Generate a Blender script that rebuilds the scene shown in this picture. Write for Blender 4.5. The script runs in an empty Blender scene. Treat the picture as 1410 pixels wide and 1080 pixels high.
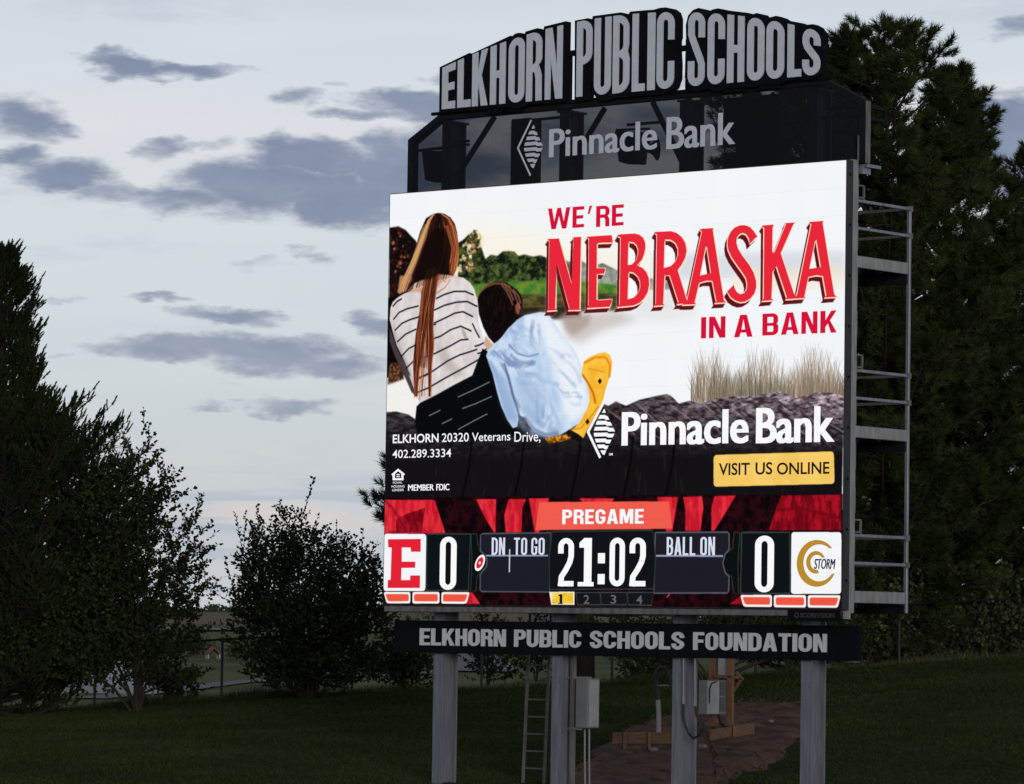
import bpy, math, random
import numpy as np
from mathutils.geometry import tessellate_polygon
from mathutils import Vector

S = bpy.context.scene
C = S.collection
R = random.Random(7)
NR = np.random.default_rng(11)
rad = math.radians

# ---------------------------------------------------------------- camera
CAM_Z = 3.5
cam_d = bpy.data.cameras.new('camera')
cam_d.sensor_width = 36.0
cam_d.lens = 5598.48 / 1410 * 36
cam_d.shift_y = 12.64 / 1410
cam_d.clip_start = 1.0
cam_d.clip_end = 12000
cam = bpy.data.objects.new('camera', cam_d)
C.objects.link(cam)
cam.location = (0, 0, CAM_Z)
from mathutils import Matrix
cam.matrix_world = Matrix.Translation((0, 0, CAM_Z)) @ Matrix.Rotation(rad(90) + .0574, 4, 'X') @ Matrix.Rotation(0.0151, 4, 'Z')
S.camera = cam
S.view_settings.view_transform = 'Standard'
S.view_settings.look = 'None'
S.view_settings.exposure = 0.0
S.view_settings.gamma = 1.0
S.view_settings.use_curve_mapping = False
S.cycles.max_bounces = 8
S.cycles.transparent_max_bounces = 16

def lin(r, g, b):
    return tuple((c / 255 / 12.92) if c / 255 <= .04045 else ((c / 255 + .055) / 1.055) ** 2.4 for c in (r, g, b))

# ---------------------------------------------------------------- sun, low and veiled, from the right behind the camera
SUN_EL, SUN_AZ = rad(8), rad(168)          # azimuth clockwise from the view direction
sl = bpy.data.lights.new('sun', 'SUN')
sl.energy = 0.95
sl.angle = rad(18)
sl.color = (1.0, .93, .86)
so = bpy.data.objects.new('sun', sl)
C.objects.link(so)
sdir = Vector((math.sin(SUN_AZ) * math.cos(SUN_EL), math.cos(SUN_AZ) * math.cos(SUN_EL), math.sin(SUN_EL)))
so.rotation_euler = sdir.to_track_quat('Z', 'Y').to_euler()

# ---------------------------------------------------------------- world: dusk sky with low stratocumulus
w = bpy.data.worlds.new('World')
S.world = w
w.use_nodes = True
nt = w.node_tree
nt.nodes.clear()
NN, LL = nt.nodes.new, nt.links.new
def val(x):
    return x
def setin(sock, x):
    if hasattr(x, 'is_output') or hasattr(x, 'links'):
        LL(x, sock)
    else:
        sock.default_value = x
def mth(op, a, b=None, c=None, clamp=False):
    n = NN('ShaderNodeMath'); n.operation = op; n.use_clamp = clamp
    setin(n.inputs[0], a)
    if b is not None: setin(n.inputs[1], b)
    if c is not None: setin(n.inputs[2], c)
    return n.outputs[0]
def vm(op, a, b=None, out=0):
    n = NN('ShaderNodeVectorMath'); n.operation = op
    setin(n.inputs[0], a)
    if b is not None: setin(n.inputs[1], b)
    return n.outputs[out]
def sm(x, a, b, lo=0., hi=1.):
    n = NN('ShaderNodeMapRange'); n.interpolation_type = 'SMOOTHSTEP'
    setin(n.inputs[0], x); n.inputs[1].default_value = a; n.inputs[2].default_value = b
    n.inputs[3].default_value = lo; n.inputs[4].default_value = hi
    return n.outputs[0]
def noise(vec, scale, detail=6., rough=.55, out='Fac'):
    n = NN('ShaderNodeTexNoise'); n.inputs['Scale'].default_value = scale
    n.inputs['Detail'].default_value = detail; n.inputs['Roughness'].default_value = rough
    LL(vec, n.inputs['Vector'])
    return n.outputs[out]
def mixc(f, a, b):
    n = NN('ShaderNodeMix'); n.data_type = 'RGBA'
    setin(n.inputs['Factor'], f)
    for s, x in ((n.inputs['A'], a), (n.inputs['B'], b)):
        if isinstance(x, tuple): s.default_value = (*x[:3], 1)
        else: LL(x, s)
    return n.outputs['Result']
def comb(x, y, z=0.):
    n = NN('ShaderNodeCombineXYZ')
    for i, q in enumerate((x, y, z)): setin(n.inputs[i], q)
    return n.outputs[0]

tc = NN('ShaderNodeTexCoord')
nrm = vm('NORMALIZE', tc.outputs['Generated'])
sp = NN('ShaderNodeSeparateXYZ'); LL(nrm, sp.inputs[0])
az = mth('ARCTAN2', sp.outputs[0], sp.outputs[1])
el = mth('ARCSINE', sp.outputs[2])
p0 = comb(az, el)
stretch = comb(az, mth('MULTIPLY', el, 2.6))
wn1 = noise(stretch, 30., 5., .6, 'Color')
wn2 = noise(stretch, 110., 4., .6, 'Color')
warp = vm('ADD', vm('MULTIPLY', vm('SUBTRACT', wn1, (.5, .5, .5)), (.030, .011, 0)),
          vm('MULTIPLY', vm('SUBTRACT', wn2, (.5, .5, .5)), (.012, .0052, 0)))
pw = vm('ADD', p0, warp)
# (azimuth, elevation), half width, half height (radians), density
CL = [(-0.0971,0.1378,0.014,0.0045,1),(-0.0828,0.1364,0.015,0.0029,0.9),(-0.0739,0.1375,0.008,0.0021,0.5),(-0.1217,0.1233,0.012,0.007,0.85),(-0.1232,0.1137,0.011,0.0045,0.9),(-0.1108,0.1112,0.017,0.0053,0.95),(-0.1,0.1072,0.012,0.0037,0.6),(-0.0608,0.1082,0.03,0.009,1.1),(-0.0484,0.115,0.024,0.007,1.1),(-0.0411,0.1054,0.02,0.0078,1.2),(-0.0822,0.1054,0.022,0.0045,0.8),(-0.0304,0.1127,0.016,0.0123,1.1),(-0.0161,0.1156,0.022,0.0123,0.9),(-0.0218,0.1306,0.022,0.0058,1.1),(-0.0343,0.1272,0.016,0.0025,0.8),(-0.0129,0.1361,0.014,0.0049,0.9),(-0.0532,0.1309,0.01,0.0035,0.75),(-0.0443,0.1352,0.0052,0.0014,0.4),(-0.0869,0.1177,0.0092,0.0041,0.7),(-0.0753,0.1188,0.006,0.0021,0.35),(-0.0516,0.0914,0.0068,0.0029,0.6),(-0.0649,0.0889,0.0072,0.0021,0.3),(-0.0709,0.077,0.016,0.0029,0.85),(-0.0849,0.0808,0.0084,0.0018,0.65),(-0.0815,0.0686,0.026,0.0049,0.95),(-0.0636,0.0682,0.03,0.0055,1.05),(-0.0458,0.066,0.022,0.0035,0.9),(-0.0494,0.0713,0.01,0.0018,0.5),(-0.0343,0.0754,0.0088,0.0037,1.0),(-0.0554,0.0557,0.0132,0.0027,0.8),(-0.0744,0.0546,0.0076,0.0018,0.55),(-0.1101,0.0793,0.006,0.0012,0.4),(-0.1098,0.0653,0.0044,0.001,0.4),(-0.0706,0.0617,0.006,0.001,0.35),(0.1223,0.1239,0.02,0.0127,1.3),(0.1143,0.1301,0.01,0.0053,1.0),(0.123,0.1486,0.01,0.0045,0.8),(0.1321,0.1142,0.024,0.0123,1.0),(0.0125,0.1223,0.018,0.0092,0.7),(0.034,0.1252,0.016,0.0082,0.6),(0.0446,0.1351,0.012,0.0041,0.5)]
tot = None
for (a, e, ra, re_, st) in CL:
    q = vm('MULTIPLY', vm('SUBTRACT', pw, (a, e, 0)), (1 / ra, 1 / re_, 0))
    d2 = vm('DOT_PRODUCT', q, q, out=1)
    g = mth('MULTIPLY', mth('SUBTRACT', 1., d2, clamp=True), st)
    tot = g if tot is None else mth('MAXIMUM', tot, g)
fb = noise(stretch, 62., 8., .6)
edge = mth('MULTIPLY', mth('SUBTRACT', fb, .5), mth('MINIMUM', mth('MULTIPLY', tot, 5.), 1.0))
mask = sm(mth('ADD', tot, mth('MULTIPLY', edge, 1.35)), .0, .92)
# the same kind of cloud goes on all round the sky outside these
out_az = sm(mth('ABSOLUTE', az), .145, .22)
out_el = sm(el, .175, .25)
away = mth('MAXIMUM', out_az, out_el)
gn = noise(comb(mth('MULTIPLY', az, 1.0), mth('MULTIPLY', el, 3.2), 3.), 3.2, 9., .58)
gmask = mth('MULTIPLY', sm(gn, .50, .60), away)
mask = mth('MAXIMUM', mask, gmask)
# veil of high thin cloud over a Nishita dusk sky
sky = NN('ShaderNodeTexSky'); sky.sky_type = 'NISHITA'; sky.sun_disc = False
sky.sun_elevation = SUN_EL; sky.sun_rotation = SUN_AZ
sky.air_density = 1.0; sky.dust_density = 1.5; sky.ozone_density = 1.5
skyb = vm('MULTIPLY', sky.outputs[0], (.06, .06, .06))
ramp = NN('ShaderNodeValToRGB')
cr = ramp.color_ramp
def elx(e): return (e + .05) / 1.65          # ramp position of an elevation in radians
stops = [(-.05, (150, 156, 160)), (.004, (198, 205, 210)), (.022, (203, 207, 212)), (.045, (206, 212, 217)), (.075, (211, 220, 226)), (.098, (214, 223, 229)),
         (.122, (224, 226, 232)), (.145, (213, 222, 231)), (.20, (192, 202, 212)), (.45, (130, 138, 150)), (.9, (88, 94, 104)), (1.57, (72, 77, 87))]
while len(cr.elements) < len(stops): cr.elements.new(.5)
for e_, (p_, c_) in zip(cr.elements, stops):
    e_.position = elx(p_); e_.color = (*lin(*c_), 1)
LL(mth('DIVIDE', mth('ADD', el, .05), 1.65), ramp.inputs[0])
veil = mixc(.95, skyb, ramp.outputs[0])
stre = noise(comb(mth('MULTIPLY', az, 1.), mth('MULTIPLY', el, 7.)), 9., 6., .55)
veil = mixc(mth('MULTIPLY', sm(stre, .42, .66), .40), veil, vm('MULTIPLY', veil, (1.13, 1.08, 1.05)))
dk = noise(comb(mth('MULTIPLY', az, 1.), mth('MULTIPLY', el, 4.5), 5.), 14., 8., .6)
veil = mixc(mth('MULTIPLY', sm(dk, .52, .74), .38), veil, lin(168, 180, 198))
# low pinkish bank and thin blue bars near the horizon
pk = vm('MULTIPLY', vm('SUBTRACT', pw, (-.055, .0285, 0)), (1 / .04, 1 / .0034, 0))
pk = mth('SUBTRACT', 1., vm('DOT_PRODUCT', pk, pk, out=1), clamp=True)
veil = mixc(mth('MULTIPLY', pk, .65), veil, lin(222, 209, 204))
lowb = noise(comb(mth('MULTIPLY', az, 1.), mth('MULTIPLY', el, 12.), 8.), 16., 5., .5)
lowm = mth('MULTIPLY', sm(lowb, .50, .62), mth('MULTIPLY', sm(el, .045, .03), .55))
veil = mixc(lowm, veil, lin(168, 180, 196))
ccol = mixc(sm(el, .05, .12), lin(144, 154, 175), lin(121, 135, 162))
ccol = mixc(sm(el, .2, .8), ccol, lin(76, 86, 106))
cvar = noise(stretch, 40., 4., .5)
ccol = mixc(mth('MULTIPLY', sm(cvar, .40, .72), .55), ccol, vm('MULTIPLY', ccol, (1.32, 1.28, 1.18)))
fine = noise(stretch, 150., 5., .6)
ccol = mixc(mth('MULTIPLY', sm(fine, .40, .75), .30), ccol, vm('MULTIPLY', ccol, (1.22, 1.2, 1.14)))
final = mixc(mth('MULTIPLY', mask, .93), veil, ccol)
bg = NN('ShaderNodeBackground'); LL(final, bg.inputs[0]); bg.inputs[1].default_value = 1.0
wo = NN('ShaderNodeOutputWorld'); LL(bg.outputs[0], wo.inputs[0])
try:
    w.cycles.sampling_method = 'MANUAL'; w.cycles.sample_map_resolution = 1024
except Exception:
    pass

# ---------------------------------------------------------------- materials
def mat(name, col, rough=.7, metal=0., var=.12, vscale=3., bump=0., bscale=20., spec=.3, col2=None, stretchv=None, island=0., c2lo=.4, c2hi=.65):
    m = bpy.data.materials.new(name); m.use_nodes = True
    t = m.node_tree; b = t.nodes['Principled BSDF']
    b.inputs['Roughness'].default_value = rough; b.inputs['Metallic'].default_value = metal
    b.inputs['Specular IOR Level'].default_value = spec
    g = t.nodes.new('ShaderNodeTexCoord'); vec = g.outputs['Object']
    if stretchv:
        mp = t.nodes.new('ShaderNodeMapping'); mp.inputs['Scale'].default_value = stretchv
        t.links.new(vec, mp.inputs[0]); vec = mp.outputs[0]
    n = t.nodes.new('ShaderNodeTexNoise'); n.inputs['Scale'].default_value = vscale; n.inputs['Detail'].default_value = 6
    t.links.new(vec, n.inputs['Vector'])
    mr = t.nodes.new('ShaderNodeMapRange'); mr.inputs[1].default_value = c2lo if col2 else .3; mr.inputs[2].default_value = c2hi if col2 else .7
    t.links.new(n.outputs['Fac'], mr.inputs[0])
    mx = t.nodes.new('ShaderNodeMix'); mx.data_type = 'RGBA'
    t.links.new(mr.outputs[0], mx.inputs['Factor'])
    if col2:
        mx.inputs['A'].default_value = (*col, 1); mx.inputs['B'].default_value = (*col2, 1)
    else:
        mx.inputs['A'].default_value = (*[c * (1 - var) for c in col], 1); mx.inputs['B'].default_value = (*[min(1, c * (1 + var)) for c in col], 1)
    res = mx.outputs['Result']
    if island:
        ge = t.nodes.new('ShaderNodeNewGeometry')
        m2 = t.nodes.new('ShaderNodeMapRange'); m2.inputs[3].default_value = 1 - island; m2.inputs[4].default_value = 1 + island
        t.links.new(ge.outputs['Random Per Island'], m2.inputs[0])
        hs = t.nodes.new('ShaderNodeVectorMath'); hs.operation = 'SCALE'
        t.links.new(res, hs.inputs[0]); t.links.new(m2.outputs[0], hs.inputs[3]); res = hs.outputs[0]
    t.links.new(res, b.inputs['Base Color'])
    if bump:
        n2 = t.nodes.new('ShaderNodeTexNoise'); n2.inputs['Scale'].default_value = bscale; n2.inputs['Detail'].default_value = 5
        t.links.new(vec, n2.inputs['Vector'])
        bp = t.nodes.new('ShaderNodeBump'); bp.inputs['Strength'].default_value = bump; bp.inputs['Distance'].default_value = .03
        t.links.new(n2.outputs['Fac'], bp.inputs['Height']); t.links.new(bp.outputs[0], b.inputs['Normal'])
    return m
def emis(name, rgb, k=1.0):
    m = bpy.data.materials.new(name); m.use_nodes = True
    t = m.node_tree; t.nodes.clear()
    e = t.nodes.new('ShaderNodeEmission'); e.inputs[0].default_value = (*lin(*rgb), 1); e.inputs[1].default_value = k
    o = t.nodes.new('ShaderNodeOutputMaterial'); t.links.new(e.outputs[0], o.inputs[0])
    return m

M_black = mat('black_paint', (.008, .008, .011), .8, var=.25, spec=.04)
M_navy = mat('black_sign_face', (.008, .009, .013), .85, var=.2, vscale=1.2, spec=.04)
M_letter = mat('grey_letter_face', (.74, .78, .86), .6, var=.06, vscale=4.)
M_letter2 = mat('grey_letter_face_low', (.72, .72, .76), .6, var=.06, vscale=4.)
M_galv = mat('galvanised_steel', (.27, .285, .33), .5, .35, var=.25, vscale=1.6, bump=.15, bscale=5., stretchv=(6, 6, .7))
M_galv2 = mat('weathered_steel', (.19, .18, .18), .6, .3, var=.3, vscale=2.5, bump=.1, bscale=8., stretchv=(4, 4, 1))
M_post = mat('galvanised_post', (.15, .155, .185), .6, .15, vscale=3., col2=(.235, .245, .28), stretchv=(7, 7, .5), c2lo=.35, c2hi=.7)
M_dsteel = mat('dark_steel', (.014, .014, .018), .7, .1, var=.3, spec=.1)
M_cab = mat('cabinet_side_metal', (.045, .043, .05), .6, .2, var=.25, stretchv=(2, 2, .4))
M_alu = mat('aluminium_trim', (.34, .335, .33), .45, .5, var=.25, stretchv=(3, 3, .6))
M_spk = mat('loudspeaker_black', (.012, .012, .014), .6, var=.2)
M_horn = mat('horn_grey', (.10, .095, .09), .6, var=.25)
M_box = mat('enclosure_grey', (.19, .19, .19), .6, var=.15)
M_boxw = mat('enclosure_white', (.33, .335, .34), .6, var=.15)
M_vent = mat('vent_dark', (.07, .075, .08), .6)
M_cable = mat('black_cable', (.02, .02, .022), .5)
M_pvc = mat('grey_conduit', (.26, .26, .26), .5)
M_wood = mat('weathered_timber', (.13, .075, .048), .85, vscale=3., col2=(.20, .12, .08), stretchv=(1, 8, 8), bump=.3, bscale=12.)
M_wood2 = mat('raw_timber_post', (.24, .125, .07), .85, vscale=5., col2=(.15, .08, .045), stretchv=(7, 7, 1), bump=.3, bscale=12.)
M_wood3 = mat('grey_timber', (.085, .07, .06), .9, vscale=6., var=.3, bump=.3)
M_bark = mat('bark', (.035, .027, .022), .95, vscale=8., var=.4, bump=.6, bscale=14., stretchv=(3, 3, .6))
M_needle = mat('pine_needles', (.024, .034, .011), .8, vscale=.6, col2=(.058, .074, .024), island=.4, spec=.05)
M_needled = mat('pine_needles_dark', (.016, .024, .009), .8, vscale=.6, col2=(.032, .044, .016), island=.4, spec=.05)
M_leaf = mat('leaves_dark', (.020, .028, .010), .7, vscale=.8, col2=(.034, .046, .015), island=.4, spec=.1)
M_leaf2 = mat('leaves_olive', (.030, .040, .013), .7, vscale=1.3, col2=(.085, .098, .032), island=.35, spec=.3)
M_leaf3 = mat('leaves_far', (.035, .05, .024), .8, vscale=.4, col2=(.06, .075, .035), island=.3)
M_redleaf = mat('red_paint', (.20, .035, .04), .6)
M_weed = mat('weeds', (.045, .06, .022), .8, vscale=.5, col2=(.085, .095, .04), island=.4)
M_grass = mat('grass_blades', (.026, .042, .010), .8, vscale=.35, col2=(.045, .058, .015), island=.5, spec=.08)
M_dirt = mat('bare_soil', (.150, .076, .046), .95, vscale=1.6, col2=(.056, .030, .020), bump=1., bscale=9.)
M_clod = mat('soil_clods', (.085, .053, .04), .95, vscale=2., var=.4, island=.4)
M_white = mat('white_fabric', (.75, .74, .76), .7, var=.05)
M_road = mat('pale_gravel_road', (.20, .195, .20), .9, vscale=.3, var=.15)
M_conc = mat('concrete', (.18, .17, .17), .9, var=.2, bump=.3)

# ================================================================ mesh helpers
class M:
    def __init__(s): s.v = []; s.f = []
    def box(s, a, b):
        (x0, y0, z0), (x1, y1, z1) = a, b; n = len(s.v)
        s.v += [(x0, y0, z0), (x1, y0, z0), (x1, y1, z0), (x0, y1, z0), (x0, y0, z1), (x1, y0, z1), (x1, y1, z1), (x0, y1, z1)]
        s.f += [tuple(n + i for i in q) for q in ((0, 3, 2, 1), (4, 5, 6, 7), (0, 1, 5, 4), (1, 2, 6, 5), (2, 3, 7, 6), (3, 0, 4, 7))]
        return s
    def bar(s, p, q, w, h=None):
        """rectangular bar between two points"""
        h = h or w; p = Vector(p); q = Vector(q); d = (q - p).normalized()
        a = d.cross(Vector((0, 0, 1)) if abs(d.z) < .9 else Vector((1, 0, 0))).normalized(); b = a.cross(d).normalized()
        n = len(s.v)
        for c in (p, q):
            for sa, sb in ((-1, -1), (1, -1), (1, 1), (-1, 1)):
                s.v.append(tuple(c + a * sa * w / 2 + b * sb * h / 2))
        s.f += [(n, n+1, n+2, n+3), (n+7, n+6, n+5, n+4)] + [(n + i, n + 4 + i, n + 4 + (i+1) % 4, n + (i+1) % 4) for i in range(4)]
        return s
    def tube(s, pts, r, k=6, r2=None, cap=True):
        pts = [Vector(p) for p in pts]; N = len(pts); base = len(s.v); prev = None
        for i, p in enumerate(pts):
            d = (pts[min(i+1, N-1)] - pts[max(i-1, 0)]).normalized()
            if prev is None: a = d.cross(Vector((0, 0, 1)) if abs(d.z) < .9 else Vector((1, 0, 0))).normalized()
            else: a = (prev - d * prev.dot(d)).normalized()
            prev = a; b = d.cross(a)
            rr = r if r2 is None else r + (r2 - r) * i / (N - 1)
            for j in range(k):
                t = 2 * math.pi * j / k
                s.v.append(tuple(p + a * (math.cos(t) * rr) + b * (math.sin(t) * rr)))
        for i in range(N - 1):
            for j in range(k):
                s.f.append((base + i*k + j, base + i*k + (j+1) % k, base + (i+1)*k + (j+1) % k, base + (i+1)*k + j))
        if cap:
            s.f.append(tuple(base + j for j in range(k))[::-1]); s.f.append(tuple(base + (N-1)*k + j for j in range(k)))
        return s
    def prism(s, contours, y0, y1, front_only=False):
        """contours in (x, z); front face at y0, back at y1"""
        cs = [[Vector((a, b, 0)) for a, b in c] for c in contours]
        tris = tessellate_polygon(cs); flat = [p for c in cs for p in c]; n = len(s.v)
        s.v += [(p.x, y0, p.y) for p in flat]
        for t in tris:
            a, b, c = (flat[i] for i in t)
            ccw = (b.x - a.x) * (c.y - a.y) - (b.y - a.y) * (c.x - a.x) > 0
            s.f.append(tuple(n + i for i in (t if ccw else t[::-1])))
        if front_only: return s
        m = len(s.v); s.v += [(p.x, y1, p.y) for p in flat]
        for t in tris:
            a, b, c = (flat[i] for i in t)
            ccw = (b.x - a.x) * (c.y - a.y) - (b.y - a.y) * (c.x - a.x) > 0
            s.f.append(tuple(m + i for i in (t[::-1] if ccw else t)))
        k = 0
        for ci, c in enumerate(cs):
            L = len(c); area = sum(c[i].x * c[(i+1) % L].y - c[(i+1) % L].x * c[i].y for i in range(L))
            flip = (area > 0) == (ci > 0)
            for i in range(L):
                q = (n + k + i, n + k + (i+1) % L, m + k + (i+1) % L, m + k + i)
                s.f.append(q if flip else q[::-1])
            k += L
        return s
ORG = {}
def link(name, me, m, parent=None, label=None, kind=None):
    o = bpy.data.objects.new(name, me); C.objects.link(o)
    if m is not None:
        me.materials.append(m)
    if parent is not None:
        o.parent = parent; ORG[o.name] = ORG.get(parent.name, (0, 0, 0))
    if label: o['label'] = label
    if kind: o['kind'] = kind
    return o
def build(name, mb, m, parent=None, label=None, kind=None, smooth=False, bevel=0.):
    og = ORG.get(parent.name, (0, 0, 0)) if parent is not None else (0, 0, 0)
    me = bpy.data.meshes.new(name)
    me.from_pydata([(a - og[0], b - og[1], c - og[2]) for a, b, c in mb.v], [], mb.f)
    if smooth: me.shade_smooth()
    o = link(name, me, m, parent, label, kind)
    if bevel:
        bv = o.modifiers.new('bevel', 'BEVEL'); bv.width = bevel; bv.segments = 1; bv.limit_method = 'ANGLE'
    return o
def npmesh(name, V, F, m, parent=None, kind=None, label=None):
    """V (n,3), F (k, 3 or 4) arrays"""
    me = bpy.data.meshes.new(name); k = F.shape[1]
    me.vertices.add(len(V)); me.vertices.foreach_set('co', V.astype(np.float32).ravel())
    me.loops.add(F.size); me.loops.foreach_set('vertex_index', F.astype(np.int32).ravel())
    me.polygons.add(len(F)); me.polygons.foreach_set('loop_start', np.arange(0, F.size, k, dtype=np.int32))
    me.update(calc_edges=True)
    return link(name, me, m, parent, label, kind)
def thing(name, label, cat, loc=(0, 0, 0), rz=0., group=None, org=None):
    o = bpy.data.objects.new(name, None); C.objects.link(o)
    o.empty_display_size = .3
    o.location = loc; o.rotation_euler = (0, 0, rz); o['label'] = label; o['category'] = cat
    if group: o['group'] = group
    ORG[o.name] = org or (0, 0, 0)
    return o
def tag(o, label, cat, group=None):
    o['label'] = label; o['category'] = cat
    if group: o['group'] = group
    return o

# ================================================================ terrain
CRX = [-13.31,-7.6,-2.65,0.02,2.88,5.73,7.64,9.55,13.55]
CRZ = [1.19,1.64,1.98,2.1,2.25,2.45,2.63,2.83,3.14]
FY = [120,180,300,400,700,1200,2000,2600,4500]
FZ = [0.3,-4.2,-3.2,-2,1.4,6,13.2,14.5,8]
def ground(x, y):
    crz = float(np.interp(x, CRX, CRZ)); b = .42
    if y <= 78: return b
    if y <= 107:
        t = (y - 78) / 29; return b + (crz - b) * (t * (1.25 - .25 * t))
    if y <= 120:
        t = (y - 107) / 13; return crz + (FZ[0] - crz) * t * t * (3 - 2 * t)
    z = float(np.interp(y, FY, FZ))
    return z + (.25 * math.sin(x * .013 + y * .004) * min(1, (y - 120) / 200) * min(8, y / 400))
def sheet(name, xs, ys, zoff, m, f=None):
    V = [(x, y, ground(x, y) + zoff) for y in ys for x in xs]; nx = len(xs)
    F = [(j*nx+i, j*nx+i+1, (j+1)*nx+i+1, (j+1)*nx+i) for j in range(len(ys)-1) for i in range(nx-1)]
    me = bpy.data.meshes.new(name); me.from_pydata(V, [], F); me.shade_smooth()
    return link(name, me, m, None, None, 'structure')
def arr(*segs):
    out = []
    for a, b, st in segs:
        out += list(np.arange(a, b, st))
    return out
def ground_material():
    m = bpy.data.materials.new('lawn_and_fields'); m.use_nodes = True; t = m.node_tree; b = t.nodes['Principled BSDF']
    b.inputs['Roughness'].default_value = .95; b.inputs['Specular IOR Level'].default_value = .1
    N = t.nodes.new; L = t.links.new
    g = N('ShaderNodeNewGeometry'); s = N('ShaderNodeSeparateXYZ'); L(g.outputs['Position'], s.inputs[0])
    def nz(scale, det=5, sx=1, sy=1):
        mp = N('ShaderNodeMapping'); mp.inputs['Scale'].default_value = (sx, sy, 1); L(g.outputs['Position'], mp.inputs[0])
        n = N('ShaderNodeTexNoise'); n.inputs['Scale'].default_value = scale; n.inputs['Detail'].default_value = det; L(mp.outputs[0], n.inputs['Vector']); return n.outputs[0]
    def mr(x, a, c):
        n = N('ShaderNodeMapRange'); n.inputs[1].default_value = a; n.inputs[2].default_value = c; L(x, n.inputs[0]); return n.outputs[0]
    def mix(f, a, c):
        n = N('ShaderNodeMix'); n.data_type = 'RGBA'; L(f, n.inputs['Factor'])
        for q, x in ((n.inputs['A'], a), (n.inputs['B'], c)):
            if isinstance(x, tuple): q.default_value = (*x, 1)
            else: L(x, q)
        return n.outputs['Result']
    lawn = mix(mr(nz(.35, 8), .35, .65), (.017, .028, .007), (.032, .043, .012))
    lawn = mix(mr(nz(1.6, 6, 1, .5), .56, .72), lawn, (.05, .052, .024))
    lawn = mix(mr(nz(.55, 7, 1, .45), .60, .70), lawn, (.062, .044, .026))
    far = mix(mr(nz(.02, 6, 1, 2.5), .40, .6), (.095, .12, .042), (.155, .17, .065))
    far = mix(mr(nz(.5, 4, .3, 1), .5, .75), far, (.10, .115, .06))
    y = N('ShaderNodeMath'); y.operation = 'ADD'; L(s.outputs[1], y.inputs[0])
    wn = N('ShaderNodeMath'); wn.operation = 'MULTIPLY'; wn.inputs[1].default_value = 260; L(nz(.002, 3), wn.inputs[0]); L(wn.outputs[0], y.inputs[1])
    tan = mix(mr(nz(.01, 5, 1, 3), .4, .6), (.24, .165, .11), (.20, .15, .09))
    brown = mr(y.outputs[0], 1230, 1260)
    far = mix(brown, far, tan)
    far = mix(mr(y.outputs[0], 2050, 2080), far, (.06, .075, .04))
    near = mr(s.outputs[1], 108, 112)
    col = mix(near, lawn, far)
    L(col, b.inputs['Base Color'])
    bp = N('ShaderNodeBump'); bp.inputs['Strength'].default_value = .8; bp.inputs['Distance'].default_value = .06
    L(nz(7, 4), bp.inputs['Height']); L(bp.outputs[0], b.inputs['Normal'])
    return m
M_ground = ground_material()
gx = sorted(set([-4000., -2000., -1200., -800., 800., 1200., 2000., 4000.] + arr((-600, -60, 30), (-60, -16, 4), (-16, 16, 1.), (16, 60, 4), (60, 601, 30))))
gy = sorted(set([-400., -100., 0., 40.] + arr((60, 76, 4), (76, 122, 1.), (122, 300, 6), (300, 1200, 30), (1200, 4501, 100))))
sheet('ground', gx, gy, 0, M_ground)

def strip(name, pts, wid, m, zoff=.05):
    """road laid along a polyline, draped on the ground"""
    V = []; F = []
    P2 = []
    for (a, b) in zip(pts[:-1], pts[1:]):
        n = max(2, int(math.dist(a, b) / 8))
        for i in range(n): P2.append((a[0] + (b[0]-a[0]) * i / n, a[1] + (b[1]-a[1]) * i / n))
    P2.append(pts[-1])
    for i, p in enumerate(P2):
        q = P2[min(i+1, len(P2)-1)]; o = P2[max(i-1, 0)]; dx, dy = q[0]-o[0], q[1]-o[1]; l = math.hypot(dx, dy) or 1
        nx_, ny_ = -dy / l, dx / l
        for k in (-1, -.33, .33, 1):
            x, y = p[0] + nx_ * wid/2 * k, p[1] + ny_ * wid/2 * k
            V.append((x, y, ground(x, y) + zoff))
        if i: 
            for k in range(3): a = (i-1)*4 + k; F.append((a, a+1, a+5, a+4))
    me = bpy.data.meshes.new(name); me.from_pydata(V, [], F); me.shade_smooth()
    return link(name, me, m, None, None, 'structure')
strip('path', [(-35.57,345.0), (-31.15,369.0), (-27.06,406.0), (-20.58,429.0), (-11.17,450.0), (-3.88,491.0)], 3.2, M_road, .12)
strip('road', [(-92.79,813.0), (-71.12,886.0), (-61.0,924.0), (-23.29,932.0), (17.15,963.0)], 26, M_road, .4)
strip('side_road', [(-14.54,815.0), (-6.66,625.0), (-3.28,533.0), (-2.29,471.0)], 7, M_road, .2)

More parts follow.
